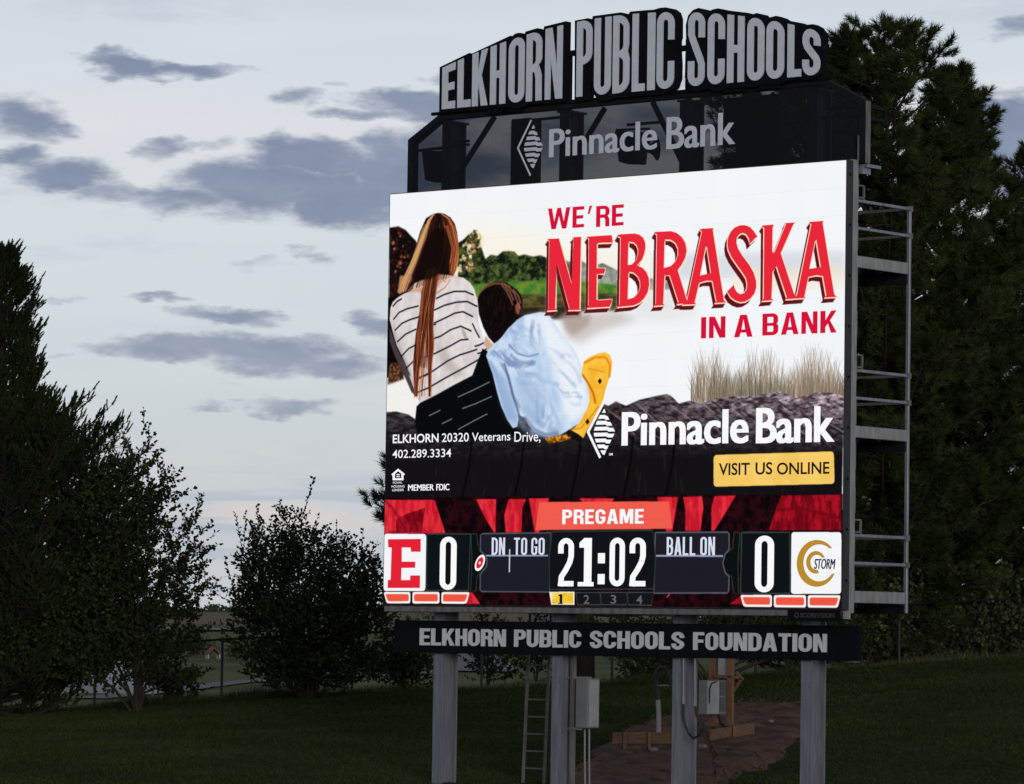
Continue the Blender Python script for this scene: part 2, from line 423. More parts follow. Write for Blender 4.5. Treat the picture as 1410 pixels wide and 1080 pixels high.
def dirt_patch():
    pts = [(0.52,77.05),(1.29,82.7),(1.76,86.6),(2.46,91.0),(3.41,95.05),(4.52,97.15),(6.01,98.8),(7.0,97.9),(7.29,95.35),(6.88,91.65),(6.16,87.15),(5.7,84.1),(4.58,81.0),(4.01,78.15)]
    out = []
    for i, p in enumerate(pts):
        q = pts[(i+1) % len(pts)]
        for k in range(6):
            t = k / 6; out.append((p[0] + (q[0]-p[0]) * t + R.uniform(-.12, .12), p[1] + (q[1]-p[1]) * t + R.uniform(-.35, .35)))
    cx = sum(p[0] for p in out) / len(out); cy = sum(p[1] for p in out) / len(out)
    V = []; F = []; n = len(out); rings = 10
    for r_ in range(rings + 1):
        for p in out:
            x = cx + (p[0]-cx) * r_ / rings; y = cy + (p[1]-cy) * r_ / rings
            h = .09 if r_ < rings - 1 else (.05 if r_ < rings else -.03)
            V.append((x, y, ground(x, y) + h + (.035*math.sin(x*3.1+y*1.7) + .03*math.sin(x*7.3-y*2.9+1) if r_ < rings else 0)))
    for r_ in range(rings):
        for i in range(n):
            a = r_*n+i; b = r_*n+(i+1) % n; F.append((a, b, b+n, a+n))
    me = bpy.data.meshes.new('dirt_patch'); me.from_pydata(V, [], F); me.shade_smooth()
    link('dirt_patch', me, M_dirt, None, None, 'structure')
    return out
DIRT = dirt_patch()
def inside(x, y, poly):
    c = False; n = len(poly)
    for i in range(n):
        (x1, y1), (x2, y2) = poly[i], poly[(i+1) % n]
        if (y1 > y) != (y2 > y) and x < (x2-x1) * (y-y1) / (y2-y1) + x1: c = not c
    return c

# ================================================================ lettering (own condensed gothic)
def epath(pts, t, th, closed=False):
    """outline of a stroke drawn with an elliptical pen, t wide across, th thick up and down"""
    L = []; Rr = []; N = len(pts)
    for i in range(N):
        if closed: a, b = pts[(i-1) % N], pts[(i+1) % N]
        else: a, b = pts[max(i-1, 0)], pts[min(i+1, N-1)]
        dx, dy = b[0]-a[0], b[1]-a[1]; l = math.hypot(dx, dy) or 1; nx_, ny_ = -dy/l, dx/l
        L.append((pts[i][0] + nx_*t/2, pts[i][1] + ny_*th/2)); Rr.append((pts[i][0] - nx_*t/2, pts[i][1] - ny_*th/2))
    if closed: return [L, Rr]
    return [L + Rr[::-1]]
def arcp(cx, cy, rx, ry, a0, a1, n=8):
    return [(cx + rx * math.cos(rad(a0 + (a1-a0) * i / n)), cy + ry * math.sin(rad(a0 + (a1-a0) * i / n))) for i in range(n+1)]
def glyph(ch, w, t, th):
    """list of shapes, each a list of contours (outer, holes); height 1"""
    cx = w/2; rx = (w-t)/2; ry = min(rx * 1.05, .26); o = th/2; top = 1 - o - ry; bot = o + ry
    if ch == 'E': return [[[(0,0),(0,1),(w,1),(w,1-th),(t,1-th),(t,.5+th/2),(w*.92,.5+th/2),(w*.92,.5-th/2),(t,.5-th/2),(t,th),(w,th),(w,0)]]]
    if ch == 'F': return [[[(0,0),(0,1),(w,1),(w,1-th),(t,1-th),(t,.5+th/2),(w*.92,.5+th/2),(w*.92,.5-th/2),(t,.5-th/2),(t,0)]]]
    if ch == 'L': return [[[(0,0),(0,1),(t,1),(t,th),(w,th),(w,0)]]]
    if ch == 'I': return [[[(0,0),(0,1),(t,1),(t,0)]]]
    if ch == 'T': return [[[(cx-t/2,0),(cx-t/2,1-th),(0,1-th),(0,1),(w,1),(w,1-th),(cx+t/2,1-th),(cx+t/2,0)]]]
    if ch == 'H': return [[[(0,0),(0,1),(t,1),(t,.5+th/2),(w-t,.5+th/2),(w-t,1),(w,1),(w,0),(w-t,0),(w-t,.5-th/2),(t,.5-th/2),(t,0)]]]
    if ch == 'N': return [[[(0,0),(0,1),(t*1.12,1),(w-t*.92,.40),(w-t*.92,1),(w,1),(w,0),(w-t*1.12,0),(t*.92,.60),(t*.92,0)]]]
    if ch == 'W': return [[[(t*.9,0),(0,1),(t,1),(t*1.55,.36),(cx-t*.45,1),(cx+t*.45,1),(w-t*1.55,.36),(w-t,1),(w,1),(w-t*.9,0),(w-t*1.95,0),(cx,.60),(t*1.95,0)]]]
    if ch == 'M': return [[[(0,0),(0,1),(t*1.4,1),(cx,.45),(w-t*1.4,1),(w,1),(w,0),(w-t,0),(w-t,.6),(cx+t*.4,.05),(cx-t*.4,.05),(t,.6),(t,0)]]]
    if ch == 'K': return [[[(0,0),(0,1),(t,1),(t,.58),(w-t*1.05,1),(w,1),(w*.60,.56),(w*1.02,0),(w-t*1.08,0),(w*.60-t*.42,.42),(t,.27),(t,0)]]]
    if ch == 'A': return [[[(0,0),(cx-t*.62,1),(cx+t*.62,1),(w,0),(w-t,0),(w-t*1.25,.2),(t*1.25,.2),(t,0)], [(t*1.25+.03,.2+th*.85),(w-t*1.25-.03,.2+th*.85),(cx,.80)]]]
    if ch in 'O0': 
        p = arcp(w-t/2-rx, top, rx, ry, 0, 180, 14) + arcp(t/2+rx, bot, rx, ry, 180, 360, 14)
        return [epath(p, t, th, True)]
    if ch == 'D':
        ri = min(w-t, .3); out = [(0,0),(0,1)] + arcp(w-ri, 1-ri, ri, ri, 90, 0) + arcp(w-ri, ri, ri, ri, 0, -90)
        r2 = max(ri-t, .02); r3 = max(ri-th, .04)
        return [[out, [(t,th)] + [(x, y) for x, y in arcp(w-t-r2, th+r3, r2, r3, -90, 0)] + arcp(w-t-r2, 1-th-r3, r2, r3, 0, 90) + [(t,1-th)]]]
    if ch in 'PR':
        b0 = .44; ri = min(w-t, .24); r2 = max(ri-t, .03); r3 = max(ri-th, .04)
        bowl = arcp(w-ri, 1-ri, ri, ri, 90, 0)
        hole = [(t, b0+th-.02)] + arcp(w-t-r2, b0+th-.02+r3, r2, r3, -90, 0) + arcp(w-t-r2, 1-th-r3, r2, r3, 0, 90) + [(t, 1-th)]
        if ch == 'P': return [[[(0,0),(0,1)] + bowl + arcp(w-ri, b0-.02+ri, ri, ri, 0, -90) + [(t,b0-.02),(t,0)], hole]]
        return [[[(0,0),(0,1)] + bowl + arcp(w-ri*.7, b0+.06+ri*.7, ri*.7, ri*.7, 0, -60, 5) + [(w-t*.25,.44),(w-.005,.36),(w,0),(w-t,0),(w-t-.005,.33),(w-t*1.25,.42),(t,.42),(t,0)], hole]]
    if ch == 'B':
        ri = min(w-t, .22); r2 = max(ri-t, .03); r3 = max(ri-th, .04)
        out = [(0,0),(0,1)] + arcp(w-ri-.01, 1-ri, ri, ri, 90, 0) + [(w-.01,.62),(w-t*.3,.525),(w,.44)] + arcp(w-ri, ri, ri, ri, 0, -90)
        h1 = [(t,.5+th*.42)] + arcp(w-t-r2, .5+th*.42+r3, r2, r3, -90, 0) + arcp(w-t-r2, 1-th-r3, r2, r3, 0, 90) + [(t,1-th)]
        h2 = [(t,th)] + arcp(w-t-r2, th+r3, r2, r3, -90, 0) + arcp(w-t-r2, .5-th*.42-r3, r2, r3, 0, 90) + [(t,.5-th*.42)]
        return [[out, h1, h2]]
    if ch == 'U': return [epath([(t/2,1.)] + arcp(cx, bot, rx, ry, 180, 360, 14) + [(w-t/2,1.)], t, th)]
    if ch == 'C': return [epath([(w-t/2,.64),(w-t/2,top)] + arcp(cx, top, rx, ry, 0, 180, 14)[1:] + arcp(cx, bot, rx, ry, 180, 360, 14) + [(w-t/2,.36)], t, th)]
    if ch == 'G': return [epath([(w-t/2,.66),(w-t/2,top)] + arcp(cx, top, rx, ry, 0, 180, 14)[1:] + arcp(cx, bot, rx, ry, 180, 360, 14) + [(w-t/2,.50)], t, th), [[(cx,.50),(cx,.50-th*.8),(w-t-.002,.50-th*.8),(w-t-.002,.50)]]]
    if ch == 'S':
        p = [(w-t/2,.66),(w-t/2,top)] + arcp(cx, top, rx, ry, 0, 180, 14)[1:] + [(t/2,.70),(t/2+.03,.62),(cx,.50),(w-t/2-.03,.38),(w-t/2,.30)] + arcp(cx, bot, rx, ry, 0, -180, 14) + [(t/2,.34)]
        return [epath(p, t, th)]
    if ch == '2':
        p = [(t/2,.68),(t/2,top)] + arcp(cx, top, rx, ry, 180, 0, 14)[1:] + [(w-t/2,.62),(w-t/2-.03,.50),(cx,.34),(t/2+.02,.2),(t/2,.0)]
        return [epath(p, t, th), [[(t+.002,0),(t+.002,th),(w,th),(w,0)]]]
    if ch == '1': 
        m_ = w*.62; return [[[(m_-t/2,th*.8),(m_-t/2,.80),(0.02,.80),(.02,.90),(m_-t/2,1),(m_+t/2,1),(m_+t/2,th*.8),(w,th*.8),(w,0),(0,0),(0,th*.8)]]]
    if ch == ':': return [[[(0,.50),(0,.70),(w,.70),(w,.50)]], [[(0,.02),(0,.22),(w,.22),(w,.02)]]]
    return []
def layout(text, w=.42, t=.15, th=.13, gap=.075, space=.2, widths=None):
    """glyph shapes of one word in font units and their total width"""
    W_ = {'I': t, 'M': w*1.35, 'W': w*1.7, ':': t*.95, '1': w*.72, 'L': w*.88, 'E': w*.88, 'F': w*.86, 'A': w*1.1}
    x = 0; res = []
    for ch in text:
        if ch == ' ': x += space; continue
        cw = (widths or {}).get(ch, W_.get(ch, w)); res.append((ch, x, glyph(ch, cw, t, th))); x += cw + gap
    return res, x - gap

# text in the built-in typeface, as flat meshes fitted to a box
def type_mesh(text, u0, w0, u1, w1, v, bold=0., mb=None, shear=0., stem=0.):
    if stem:                     # heavier stems than bars: three copies a hair apart
        mb = mb or M()
        for k in (-1, 0, 1): type_mesh(text, u0 + (k+1)*stem, w0, u1 + (k-1)*stem, w1, v - k*.0012, bold, mb, shear)
        return mb
    stem = 0.
    cu = bpy.data.curves.new('type', 'FONT'); cu.body = text; cu.offset = bold; cu.shear = shear; cu.resolution_u = 4
    ob = bpy.data.objects.new('type', cu); C.objects.link(ob)
    dg = bpy.context.evaluated_depsgraph_get(); me = bpy.data.meshes.new_from_object(ob.evaluated_get(dg))
    mb = mb or M(); n = len(mb.v)
    xs = [q.co.x for q in me.vertices]; ys = [q.co.y for q in me.vertices]
    ax, bx, ay, by = min(xs), max(xs), min(ys), max(ys)
    for q in me.vertices:
        mb.v.append((u0 + (q.co.x-ax)/(bx-ax)*(u1-u0), v, w0 + (q.co.y-ay)/(by-ay)*(w1-w0)))
    for p in me.polygons:
        mb.f.append(tuple(n + i for i in p.vertices))
    bpy.data.objects.remove(ob); bpy.data.meshes.remove(me); bpy.data.curves.remove(cu)
    return mb

# ================================================================ scoreboard
TH = 0.6862
BW, BH = 10.97, 8.147
BX, BY, BZ = -2.4843, 80.231, 0.5448 + CAM_Z
ct, st_ = math.cos(TH), math.sin(TH)
def wpt(u, v, w_): return (BX + u*ct + v*st_, BY - u*st_ + v*ct, BZ + w_)
def bthing(name, label, cat, u, v, w_, group=None):
    return thing(name, label, cat, wpt(u, v, w_), -TH, group, (u, v, w_))

gz = -3.45   # ground level below the screen's lower edge
board = bthing('scoreboard', 'tall video scoreboard on four steel posts with lit screen and rear catwalks', 'scoreboard', 0, 0, gz)

# the LED picture, painted in code
PXM = 116
cw_, chh = int(BW * PXM), int(BH * PXM)
IMG = np.zeros((chh, cw_, 3), np.float32)          # row 0 = top
def col(r, g, b): return np.array([r, g, b], np.float32) / 255
def blur(a, s):
    if s <= 0: return a
    k = int(max(1, s * 2.5)); x = np.arange(-k, k+1); g = np.exp(-x*x / (2*s*s)); g /= g.sum()
    for ax in (0, 1):
        pad = [(0, 0)] * a.ndim; pad[ax] = (k, k); b = np.pad(a, pad, mode='edge'); o = np.zeros_like(a)
        for i, gg in enumerate(g):
            sl_ = [slice(None)] * a.ndim; sl_[ax] = slice(i, i + a.shape[ax]); o += gg * b[tuple(sl_)]
        a = o
    return a
def vnoise(h, w__, cell, oct=4, seed=1, sx=1.):
    r_ = np.random.default_rng(seed); out = np.zeros((h, w__)); amp = 1; tot_ = 0
    for o in range(oct):
        c = max(1.5, cell / 2**o); gh, gw = int(h / c) + 3, int(w__ / (c*sx)) + 3; g = r_.random((gh, gw))
        yy = np.arange(h) / c; xx = np.arange(w__) / (c*sx); yi = yy.astype(int); xi = xx.astype(int); fy = (yy-yi)[:, None]; fx = (xx-xi)[None]
        fy = fy*fy*(3-2*fy); fx = fx*fx*(3-2*fx)
        v_ = g[yi][:, xi]*(1-fy)*(1-fx) + g[yi+1][:, xi]*fy*(1-fx) + g[yi][:, xi+1]*(1-fy)*fx + g[yi+1][:, xi+1]*fy*fx
        out += v_ * amp; tot_ += amp; amp *= .55
    return out / tot_
def mask(contours, soft=.6):
    """coverage of polygons given in screen metres -> (mask, slices)"""
    if isinstance(contours[0][0], (int, float)): contours = [contours]
    al = [(x * PXM, (BH - y) * PXM) for c in contours for x, y in c]
    pad = int(soft * 3) + 3
    x0 = max(0, int(min(a for a, b in al)) - pad); x1 = min(cw_, int(max(a for a, b in al)) + pad + 2)
    y0 = max(0, int(min(b for a, b in al)) - pad); y1 = min(chh, int(max(b for a, b in al)) + pad + 2)
    if x1 <= x0 or y1 <= y0: return None
    ss = 2; X = (np.arange((x1-x0)*ss) + .5)/ss + x0; Y = (np.arange((y1-y0)*ss) + .5)/ss + y0
    m = np.zeros((len(Y), len(X)), bool)
    for c in contours:
        q = [(x * PXM, (BH - y) * PXM) for x, y in c]
        for i in range(len(q)):
            (ax, ay), (bx, by) = q[i], q[(i+1) % len(q)]
            if ay == by: continue
            rows = (Y >= min(ay, by)) & (Y < max(ay, by))
            if not rows.any(): continue
            xi = ax + (Y[rows]-ay) * (bx-ax)/(by-ay)
            m[rows] ^= X[None] < xi[:, None]
    m = m.reshape(y1-y0, ss, x1-x0, ss).mean((1, 3)).astype(np.float32)
    return blur(m, soft), (slice(y0, y1), slice(x0, x1))
def paint(contours, c, soft=.6, a=1.):
    r_ = mask(contours, soft)
    if r_ is None: return
    m, sl_ = r_; m = (m * a)[..., None]
    cc = c[sl_] if isinstance(c, np.ndarray) and c.ndim == 3 else c
    IMG[sl_] = IMG[sl_] * (1-m) + cc * m
def line(pts, wd, c, soft=.5, a=1., taper=False):
    L = []; Q = []; N = len(pts)
    for i in range(N):
        p, q = pts[max(i-1, 0)], pts[min(i+1, N-1)]; dx, dy = q[0]-p[0], q[1]-p[1]; l = math.hypot(dx, dy) or 1
        h = wd/2 * ((1 - i/(N-1)) * .9 + .1 if taper else 1)
        L.append((pts[i][0] - dy/l*h, pts[i][1] + dx/l*h)); Q.append((pts[i][0] + dy/l*h, pts[i][1] - dx/l*h))
    paint(L + Q[::-1], c, soft, a)
def tex(c1, c2, cell, seed, oct=4, sx=1., lo=.35, hi=.65):
    n = np.clip((vnoise(chh, cw_, cell, oct, seed, sx) - lo)/(hi-lo), 0, 1)[..., None].astype(np.float32)
    return c1 * (1-n) + c2 * n
def pm(s): return s
IMG[:] = col(245, 248, 252)
YY = (np.arange(chh) / PXM)[:, None, None]
# warm glow over the tree line
paint([(1.951,7.566),(4.318,7.021),(6.593,6.702),(6.605,5.949),(1.98,6.143)], col(255, 246, 226), 26, .75)
paint([(6.594,6.633),(10.954,6.491),(10.96,6.029),(6.602,6.154)], col(217, 222, 230), 7, .9)
paint([(8.454,6.248),(10.957,6.214),(10.962,5.818),(8.46,5.871)], col(249, 232, 208), 6, .6)
# tree line
T1 = tex(col(16, 24, 16), col(86, 104, 50), 9, 3, lo=.32, hi=.72)
paint([(1.776,7.091),(1.904,7.141),(2.05,7.248),(2.178,7.298),(2.289,7.236),(2.348,7.063),(2.406,6.904),(2.483,6.744),(2.627,6.822),(2.774,6.787),(2.918,6.865),(3.064,6.872),(3.209,6.851),(3.319,6.761),(3.463,6.783),(3.68,6.73),(3.859,6.75),(4.075,6.669),(4.324,6.714),(4.539,6.592),(4.857,6.605),(5.07,6.484),(5.385,6.525),(5.736,6.371),(6.187,6.268),(6.601,6.167),(7.114,6.091),(7.116,5.954),(1.796,6.094)], T1, 1.4)
paint([(4.501,6.705),(7.197,6.196),(7.21,5.379),(5.925,5.427),(4.867,6.022)], col(235, 238, 240), 12, .55)
pa, pb = [(1.972,6.541),(2.251,7.294)]
for i in range(190):
    f_ = R.random(); q = (pa[0] + (pb[0]-pa[0])*f_ + R.gauss(0, .13)*(1.1-.5*f_), pa[1] + (pb[1]-pa[1])*f_); s_ = R.uniform(.02, .055)
    paint([(q[0] + s_*math.cos(a_), q[1] + s_*math.sin(a_)) for a_ in (0, .8, 1.6, 2.4, 3.1, 3.9, 4.7, 5.5)], R.choice([col(96, 78, 40), col(252, 228, 190), col(44, 50, 24), col(196, 150, 96), col(60, 60, 34), col(250, 236, 214)]), .9, .75)
paint([(1.904,6.26),(3.075,6.266),(4.332,6.267),(5.74,6.095),(5.745,5.819),(4.161,5.912),(3.081,5.984),(1.91,5.976)], tex(col(64, 122, 44), col(110, 140, 50), 12, 5), 2.2)
paint([(0.03,6.196),(0.258,6.187),(0.261,6.043),(0.033,6.052)], col(140, 140, 50), 1.5)
paint([(3.08,6.012),(5.743,5.93),(5.749,5.599),(4.166,5.633),(3.086,5.703)], tex(col(96, 92, 48), col(60, 52, 30), 8, 6, sx=3), 2.5)
paint([(3.085,5.759),(4.873,5.716),(4.877,5.494),(4.026,5.499),(3.09,5.506)], tex(col(34, 26, 20), col(60, 48, 38), 8, 8, sx=3), 3.)
paint([(4.345,5.57),(5.749,5.599),(6.271,5.414),(5.407,5.24),(4.885,5.023),(4.53,5.118)], col(205, 195, 190), 9, .85)
paint([(4.381,5.541),(5.139,5.567),(5.055,5.349),(4.706,5.168),(4.528,5.271)], col(160, 140, 128), 6, .6)
paint([(6.089,5.97),(7.624,5.906),(7.632,5.363),(6.271,5.414)], col(228, 226, 222), 12, .5)
# left: dark tree and pale water
paint([(0.001,7.482),(0.229,7.499),(0.42,7.417),(0.574,7.28),(0.69,7.188),(0.807,6.981),(0.665,6.6),(0.598,6.201),(0.487,6.091),(0.108,6.078),(0.013,6.082)], tex(col(17, 11, 13), col(62, 22, 20), 7, 9, lo=.45, hi=.75), 1.2)
for i in range(16):
    q = [(0.079,7.406),(0.578,7.136)]; x = R.uniform(q[0][0], q[1][0]); y = R.uniform(q[1][1]-.6, q[0][1]); s_ = R.uniform(.02, .05)
    paint([(x-s_, y), (x, y+s_), (x+s_, y), (x, y-s_)], R.choice([col(220, 150, 100), col(110, 46, 30), col(160, 90, 60)]), 1.3, .7)
paint([(-0.025,6.083),(0.486,6.148),(0.635,4.479),(0.524,4.411),(-0.009,4.498)], col(12, 9, 11), 1.)
paint([(-0.026,4.441),(0.294,4.547),(0.71,4.506),(0.949,3.899),(0.822,3.703),(-0.012,3.779)], col(244, 243, 240), 2.)
paint([(0.061,4.783),(0.327,4.775),(0.447,4.456),(0.014,4.353)], tex(col(40, 24, 16), col(120, 80, 50), 5, 12), 2.)
# rock shelf and the dark foreground
ROCK = tex(col(66, 50, 56), col(214, 198, 210), 6, 14, 5, 2.6, .32, .75)
shade = np.clip((YY - (BH - [(8.336,3.052)][0][1])) / -.9 + .0, 0, 1)
top_ = BH - [(8.323,3.925)][0][1]
dep = np.clip((YY - top_ - .15) / 1.0, 0, 1) ** 1.0
XX = (np.arange(cw_) / PXM)[None, :, None]
rightness = np.clip((XX - 5.2) / 5, .10, 1)
ROCK = ROCK * (.35 + .65*rightness) * (1-dep) + col(19, 17, 21) * dep
# bushes of reeds
for i in range(900):
    t_ = R.random(); a_ = [(7.521,3.851),(10.987,3.844)]; x = a_[0][0] + (a_[1][0]-a_[0][0]) * t_; y = a_[0][1] + R.uniform(-.1, .05)
    hgt = R.uniform(.2, .95) * (.55 + .6*abs(math.sin(t_*9+.5)))
    line([(x, y), (x + R.uniform(-.04, .04), y + hgt*.5), (x + R.uniform(-.16, .16), y + hgt)], .024, R.choice([col(160, 138, 116), col(128, 108, 86), col(194, 170, 146), col(90, 86, 66), col(210, 196, 180), col(84, 70, 56)]), .45, .6, True)
for k in range(1, 9):
    a_ = [(7.654,3.942),(10.923,3.858)]; x = a_[0][0] + (a_[1][0]-a_[0][0]) * (k+.3)/9
    paint([(x-.3, a_[0][1]-.15), (x-.2, a_[0][1]+R.uniform(.2, .5)), (x+.15, a_[0][1]+R.uniform(.1, .45)), (x+.35, a_[0][1]-.15)], R.choice([col(120, 110, 92), col(140, 116, 96), col(104, 100, 84)]), 7, .38)
paint([(-0.05,3.808),(0.253,3.816),(0.576,3.751),(0.823,3.617),(1.293,3.536),(2.945,3.641),(3.343,3.688),(3.524,3.628),(4.206,3.474),(4.913,3.459),(5.293,3.796),(5.467,3.833),(5.572,3.803),(5.744,3.881),(5.988,3.793),(6.296,3.895),(6.723,3.966),(6.944,3.987),(7.046,3.958),(7.235,3.804),(7.488,3.852),(7.741,3.791),(8.074,3.877),(8.489,3.907),(8.984,3.895),(9.506,3.988),(9.702,3.916),(9.914,3.831),(10.123,3.879),(10.363,3.939),(10.684,3.917),(10.971,3.844),(10.947,1.955),(-0.049,2.056)], ROCK, 1.)
for i in range(90):
    x = R.uniform(5.0, 10.9); a_ = [(8.326,3.723)][0][1] + R.uniform(-.45, .12); L_ = R.uniform(.15, .6); sl_ = R.uniform(-.9, -.4)
    line([(x, a_), (x+L_*.5, a_+L_*.5*sl_), (x+L_, a_+L_*sl_)], R.uniform(.015, .04), R.choice([col(22, 15, 18), col(22, 15, 18), col(160, 142, 154), col(100, 76, 70)]), .8, .55)
for i in range(70):
    x = R.uniform(.3, 10.6); y = [(8.342,2.649)][0][1] + R.uniform(-.6, .5)
    line([(x, y), (x+R.uniform(-.08, .08), y-R.uniform(.1, .4))], .03, R.choice([col(60, 40, 34), col(44, 40, 28), col(8, 7, 9), col(30, 24, 30)]), 1.5, .5)
for xs_ in (650, 735, 802, 880, 960):
    pass
for p_ in [[(2.222,3.304),(2.16,2.741),(1.99,2.094)],[(3.53,3.279),(3.469,2.722),(3.302,2.081)],[(4.917,3.252),(4.857,2.701),(4.692,2.068)],[(6.17,3.228),(6.11,2.682),(5.948,2.056)],[(7.16,3.209),(7.101,2.668),(6.941,2.046)]]:
    line(p_, .05, col(4, 3, 5), 1.5, .8)
# seated grown-up seen from behind: arm, pullover, stripes, skirt, long hair
paint([(0.045,5.504),(0.225,5.095),(0.44,4.772),(0.637,4.408),(0.795,4.075),(0.642,4.193),(0.426,4.557),(0.191,4.923),(0.051,5.216)], col(70, 60, 62), 1.)
SW = tex(col(212, 203, 202), col(232, 226, 225), 26, 21, 3, .5, .2, .8)
paint([(0.056,5.878),(0.11,5.991),(0.222,6.073),(0.41,6.152),(0.598,6.201),(0.861,6.247),(1.233,6.346),(1.455,6.422),(1.715,6.439),(1.938,6.401),(2.106,6.294),(2.219,6.161),(2.278,5.989),(2.3,5.776),(2.343,5.491),(2.44,5.247),(2.573,4.988),(2.52,4.891),(2.375,4.825),(2.394,4.768),(2.488,4.638),(2.562,4.622),(2.198,4.492),(1.741,4.306),(1.28,4.119),(0.872,3.958),(0.795,4.075),(0.635,4.479),(0.439,4.829),(0.243,5.123),(0.123,5.415),(0.042,5.648)], SW, .8)
paint([(1.221,5.176),(1.485,5.024),(1.732,4.732),(2.014,4.511),(1.757,4.419),(1.492,4.668),(1.262,4.96)], col(176, 160, 152), 5, .5)
paint([(0.118,5.645),(0.279,5.208),(0.515,4.798),(0.753,4.262),(0.637,4.408),(0.361,4.946),(0.164,5.284)], col(160, 150, 152), 3, .6)
paint([(1.884,5.437),(1.996,5.348),(2.074,5.175),(1.962,5.235)], col(150, 120, 100), 2, .6)
ST = [[(0.112,5.905),(0.224,6.001),(0.355,6.053)],[(0.137,5.644),(0.286,5.783),(0.492,5.846),(0.793,5.892)],[(0.18,5.427),(0.366,5.564),(0.573,5.628),(0.816,5.676)],[(0.242,5.195),(0.466,5.345),(0.746,5.435)],[(0.343,4.89),(0.547,5.055),(0.846,5.16)],[(0.481,4.656),(0.685,4.807),(0.927,4.885)],[(0.713,4.391),(0.898,4.486),(1.084,4.552)],[(1.24,6.017),(1.462,6.093),(1.703,6.14),(1.98,6.129),(2.203,6.049)],[(1.189,5.791),(1.467,5.879),(1.763,5.925),(2.04,5.928),(2.3,5.818)],[(1.194,5.533),(1.472,5.623),(1.73,5.713),(1.933,5.733),(2.193,5.624)],[(0.915,5.458),(1.065,5.481),(1.251,5.517)],[(0.884,5.159),(1.145,5.221),(1.368,5.27),(1.626,5.389),(1.884,5.451),(2.162,5.342)],[(0.965,4.87),(1.226,4.933),(1.632,5.076),(1.889,5.181),(2.092,5.188)],[(0.711,4.449),(1.01,4.512),(1.269,4.632),(1.564,4.78),(1.858,4.884),(2.152,4.946),(2.317,4.983)],[(0.774,4.175),(1.09,4.267),(1.497,4.441),(1.938,4.612),(2.394,4.797)],[(2.178,5.497),(2.273,5.338),(2.367,5.207)],[(2.242,5.042),(2.37,5.066),(2.479,5.105)],[(2.318,4.898),(2.446,4.922),(2.554,4.989)]]
for s_ in ST: line(s_, .034, col(28, 26, 44), .55, .92)
paint([(0.78,3.904),(0.872,3.973),(1.28,4.119),(1.741,4.306),(2.198,4.477),(2.445,4.993),(2.592,4.931),(2.817,4.614),(2.938,4.021),(3.197,3.762),(3.418,3.505),(3.53,3.279),(2.039,3.251),(0.83,3.331),(0.748,3.618)], col(9, 10, 13), .9)
for s_ in [[(1.102,3.711),(1.398,3.818)],[(1.441,3.547),(1.699,3.64)],[(1.838,4.062),(2.204,4.18),(2.641,4.338)],[(1.954,3.833),(2.301,3.924),(2.701,4.055)],[(1.851,3.425),(2.217,3.573),(2.598,3.719)]]: line(s_, .022, col(150, 165, 172), .6, .75)
paint([(0.687,6.427),(0.856,6.477),(1.23,6.517),(1.696,6.468),(1.975,6.37),(1.696,6.44),(1.419,6.366),(1.236,6.203),(1.184,6.005),(0.942,5.958),(0.825,6.163),(0.523,6.176),(0.484,6.235)], col(196, 120, 92), 2, .55)
HAIR = tex(col(19, 10, 10), col(74, 30, 18), 26, 31, 3, .10, .42, .85)
paint([(0.944,7.62),(1.092,7.683),(1.242,7.711),(1.41,7.688),(1.579,7.6),(1.694,7.466),(1.753,7.292),(1.796,7.004),(1.801,6.777),(1.749,6.58),(1.678,6.455),(1.454,6.479),(1.305,6.5),(1.119,6.422),(0.857,6.405),(0.67,6.342),(0.522,6.233),(0.371,6.196),(0.278,6.143),(0.239,6.173),(0.274,6.301),(0.384,6.498),(0.493,6.694),(0.602,6.89),(0.71,7.115),(0.799,7.369)], HAIR, .8)
paint([(1.356,7.598),(1.562,7.558),(1.676,7.409),(1.737,7.15),(1.762,6.835),(1.696,6.468),(1.584,6.473),(1.523,6.733),(1.443,7.022),(1.324,7.342)], col(150, 66, 30), 2.2, .8)
for s_ in [[(1.563,7.501),(1.68,7.224),(1.725,6.866),(1.677,6.497)],[(1.45,7.564),(1.587,7.229),(1.613,6.871),(1.602,6.501)],[(1.357,7.555),(1.494,7.233),(1.537,6.946)],[(1.658,7.41),(1.757,7.078),(1.782,6.792),(1.731,6.552)],[(1.207,7.577),(1.361,7.34),(1.441,7.093)]]: line(s_, .035, R.choice([col(230, 150, 90), col(200, 110, 56), col(240, 176, 120)]), .8, .6)
for s_ in [[(0.872,7.451),(0.765,7.17),(0.622,6.832),(0.477,6.551),(0.332,6.27),(0.296,6.156)],[(0.927,7.506),(0.803,7.197),(0.677,6.887),(0.514,6.578),(0.37,6.239)],[(0.912,7.363),(0.769,6.983),(0.588,6.661),(0.444,6.351)]]: line(s_, .045, col(196, 140, 92), 1.1, .6)
HLp, HRp = [(1.13,7.696),(0.983,7.56),(0.857,7.309),(0.731,7.028),(0.604,6.775),(0.459,6.523),(0.349,6.327),(0.277,6.171)], [(1.354,7.691),(1.561,7.587),(1.695,7.409),(1.774,7.176),(1.807,6.933),(1.783,6.749),(1.749,6.608),(1.705,6.453)]
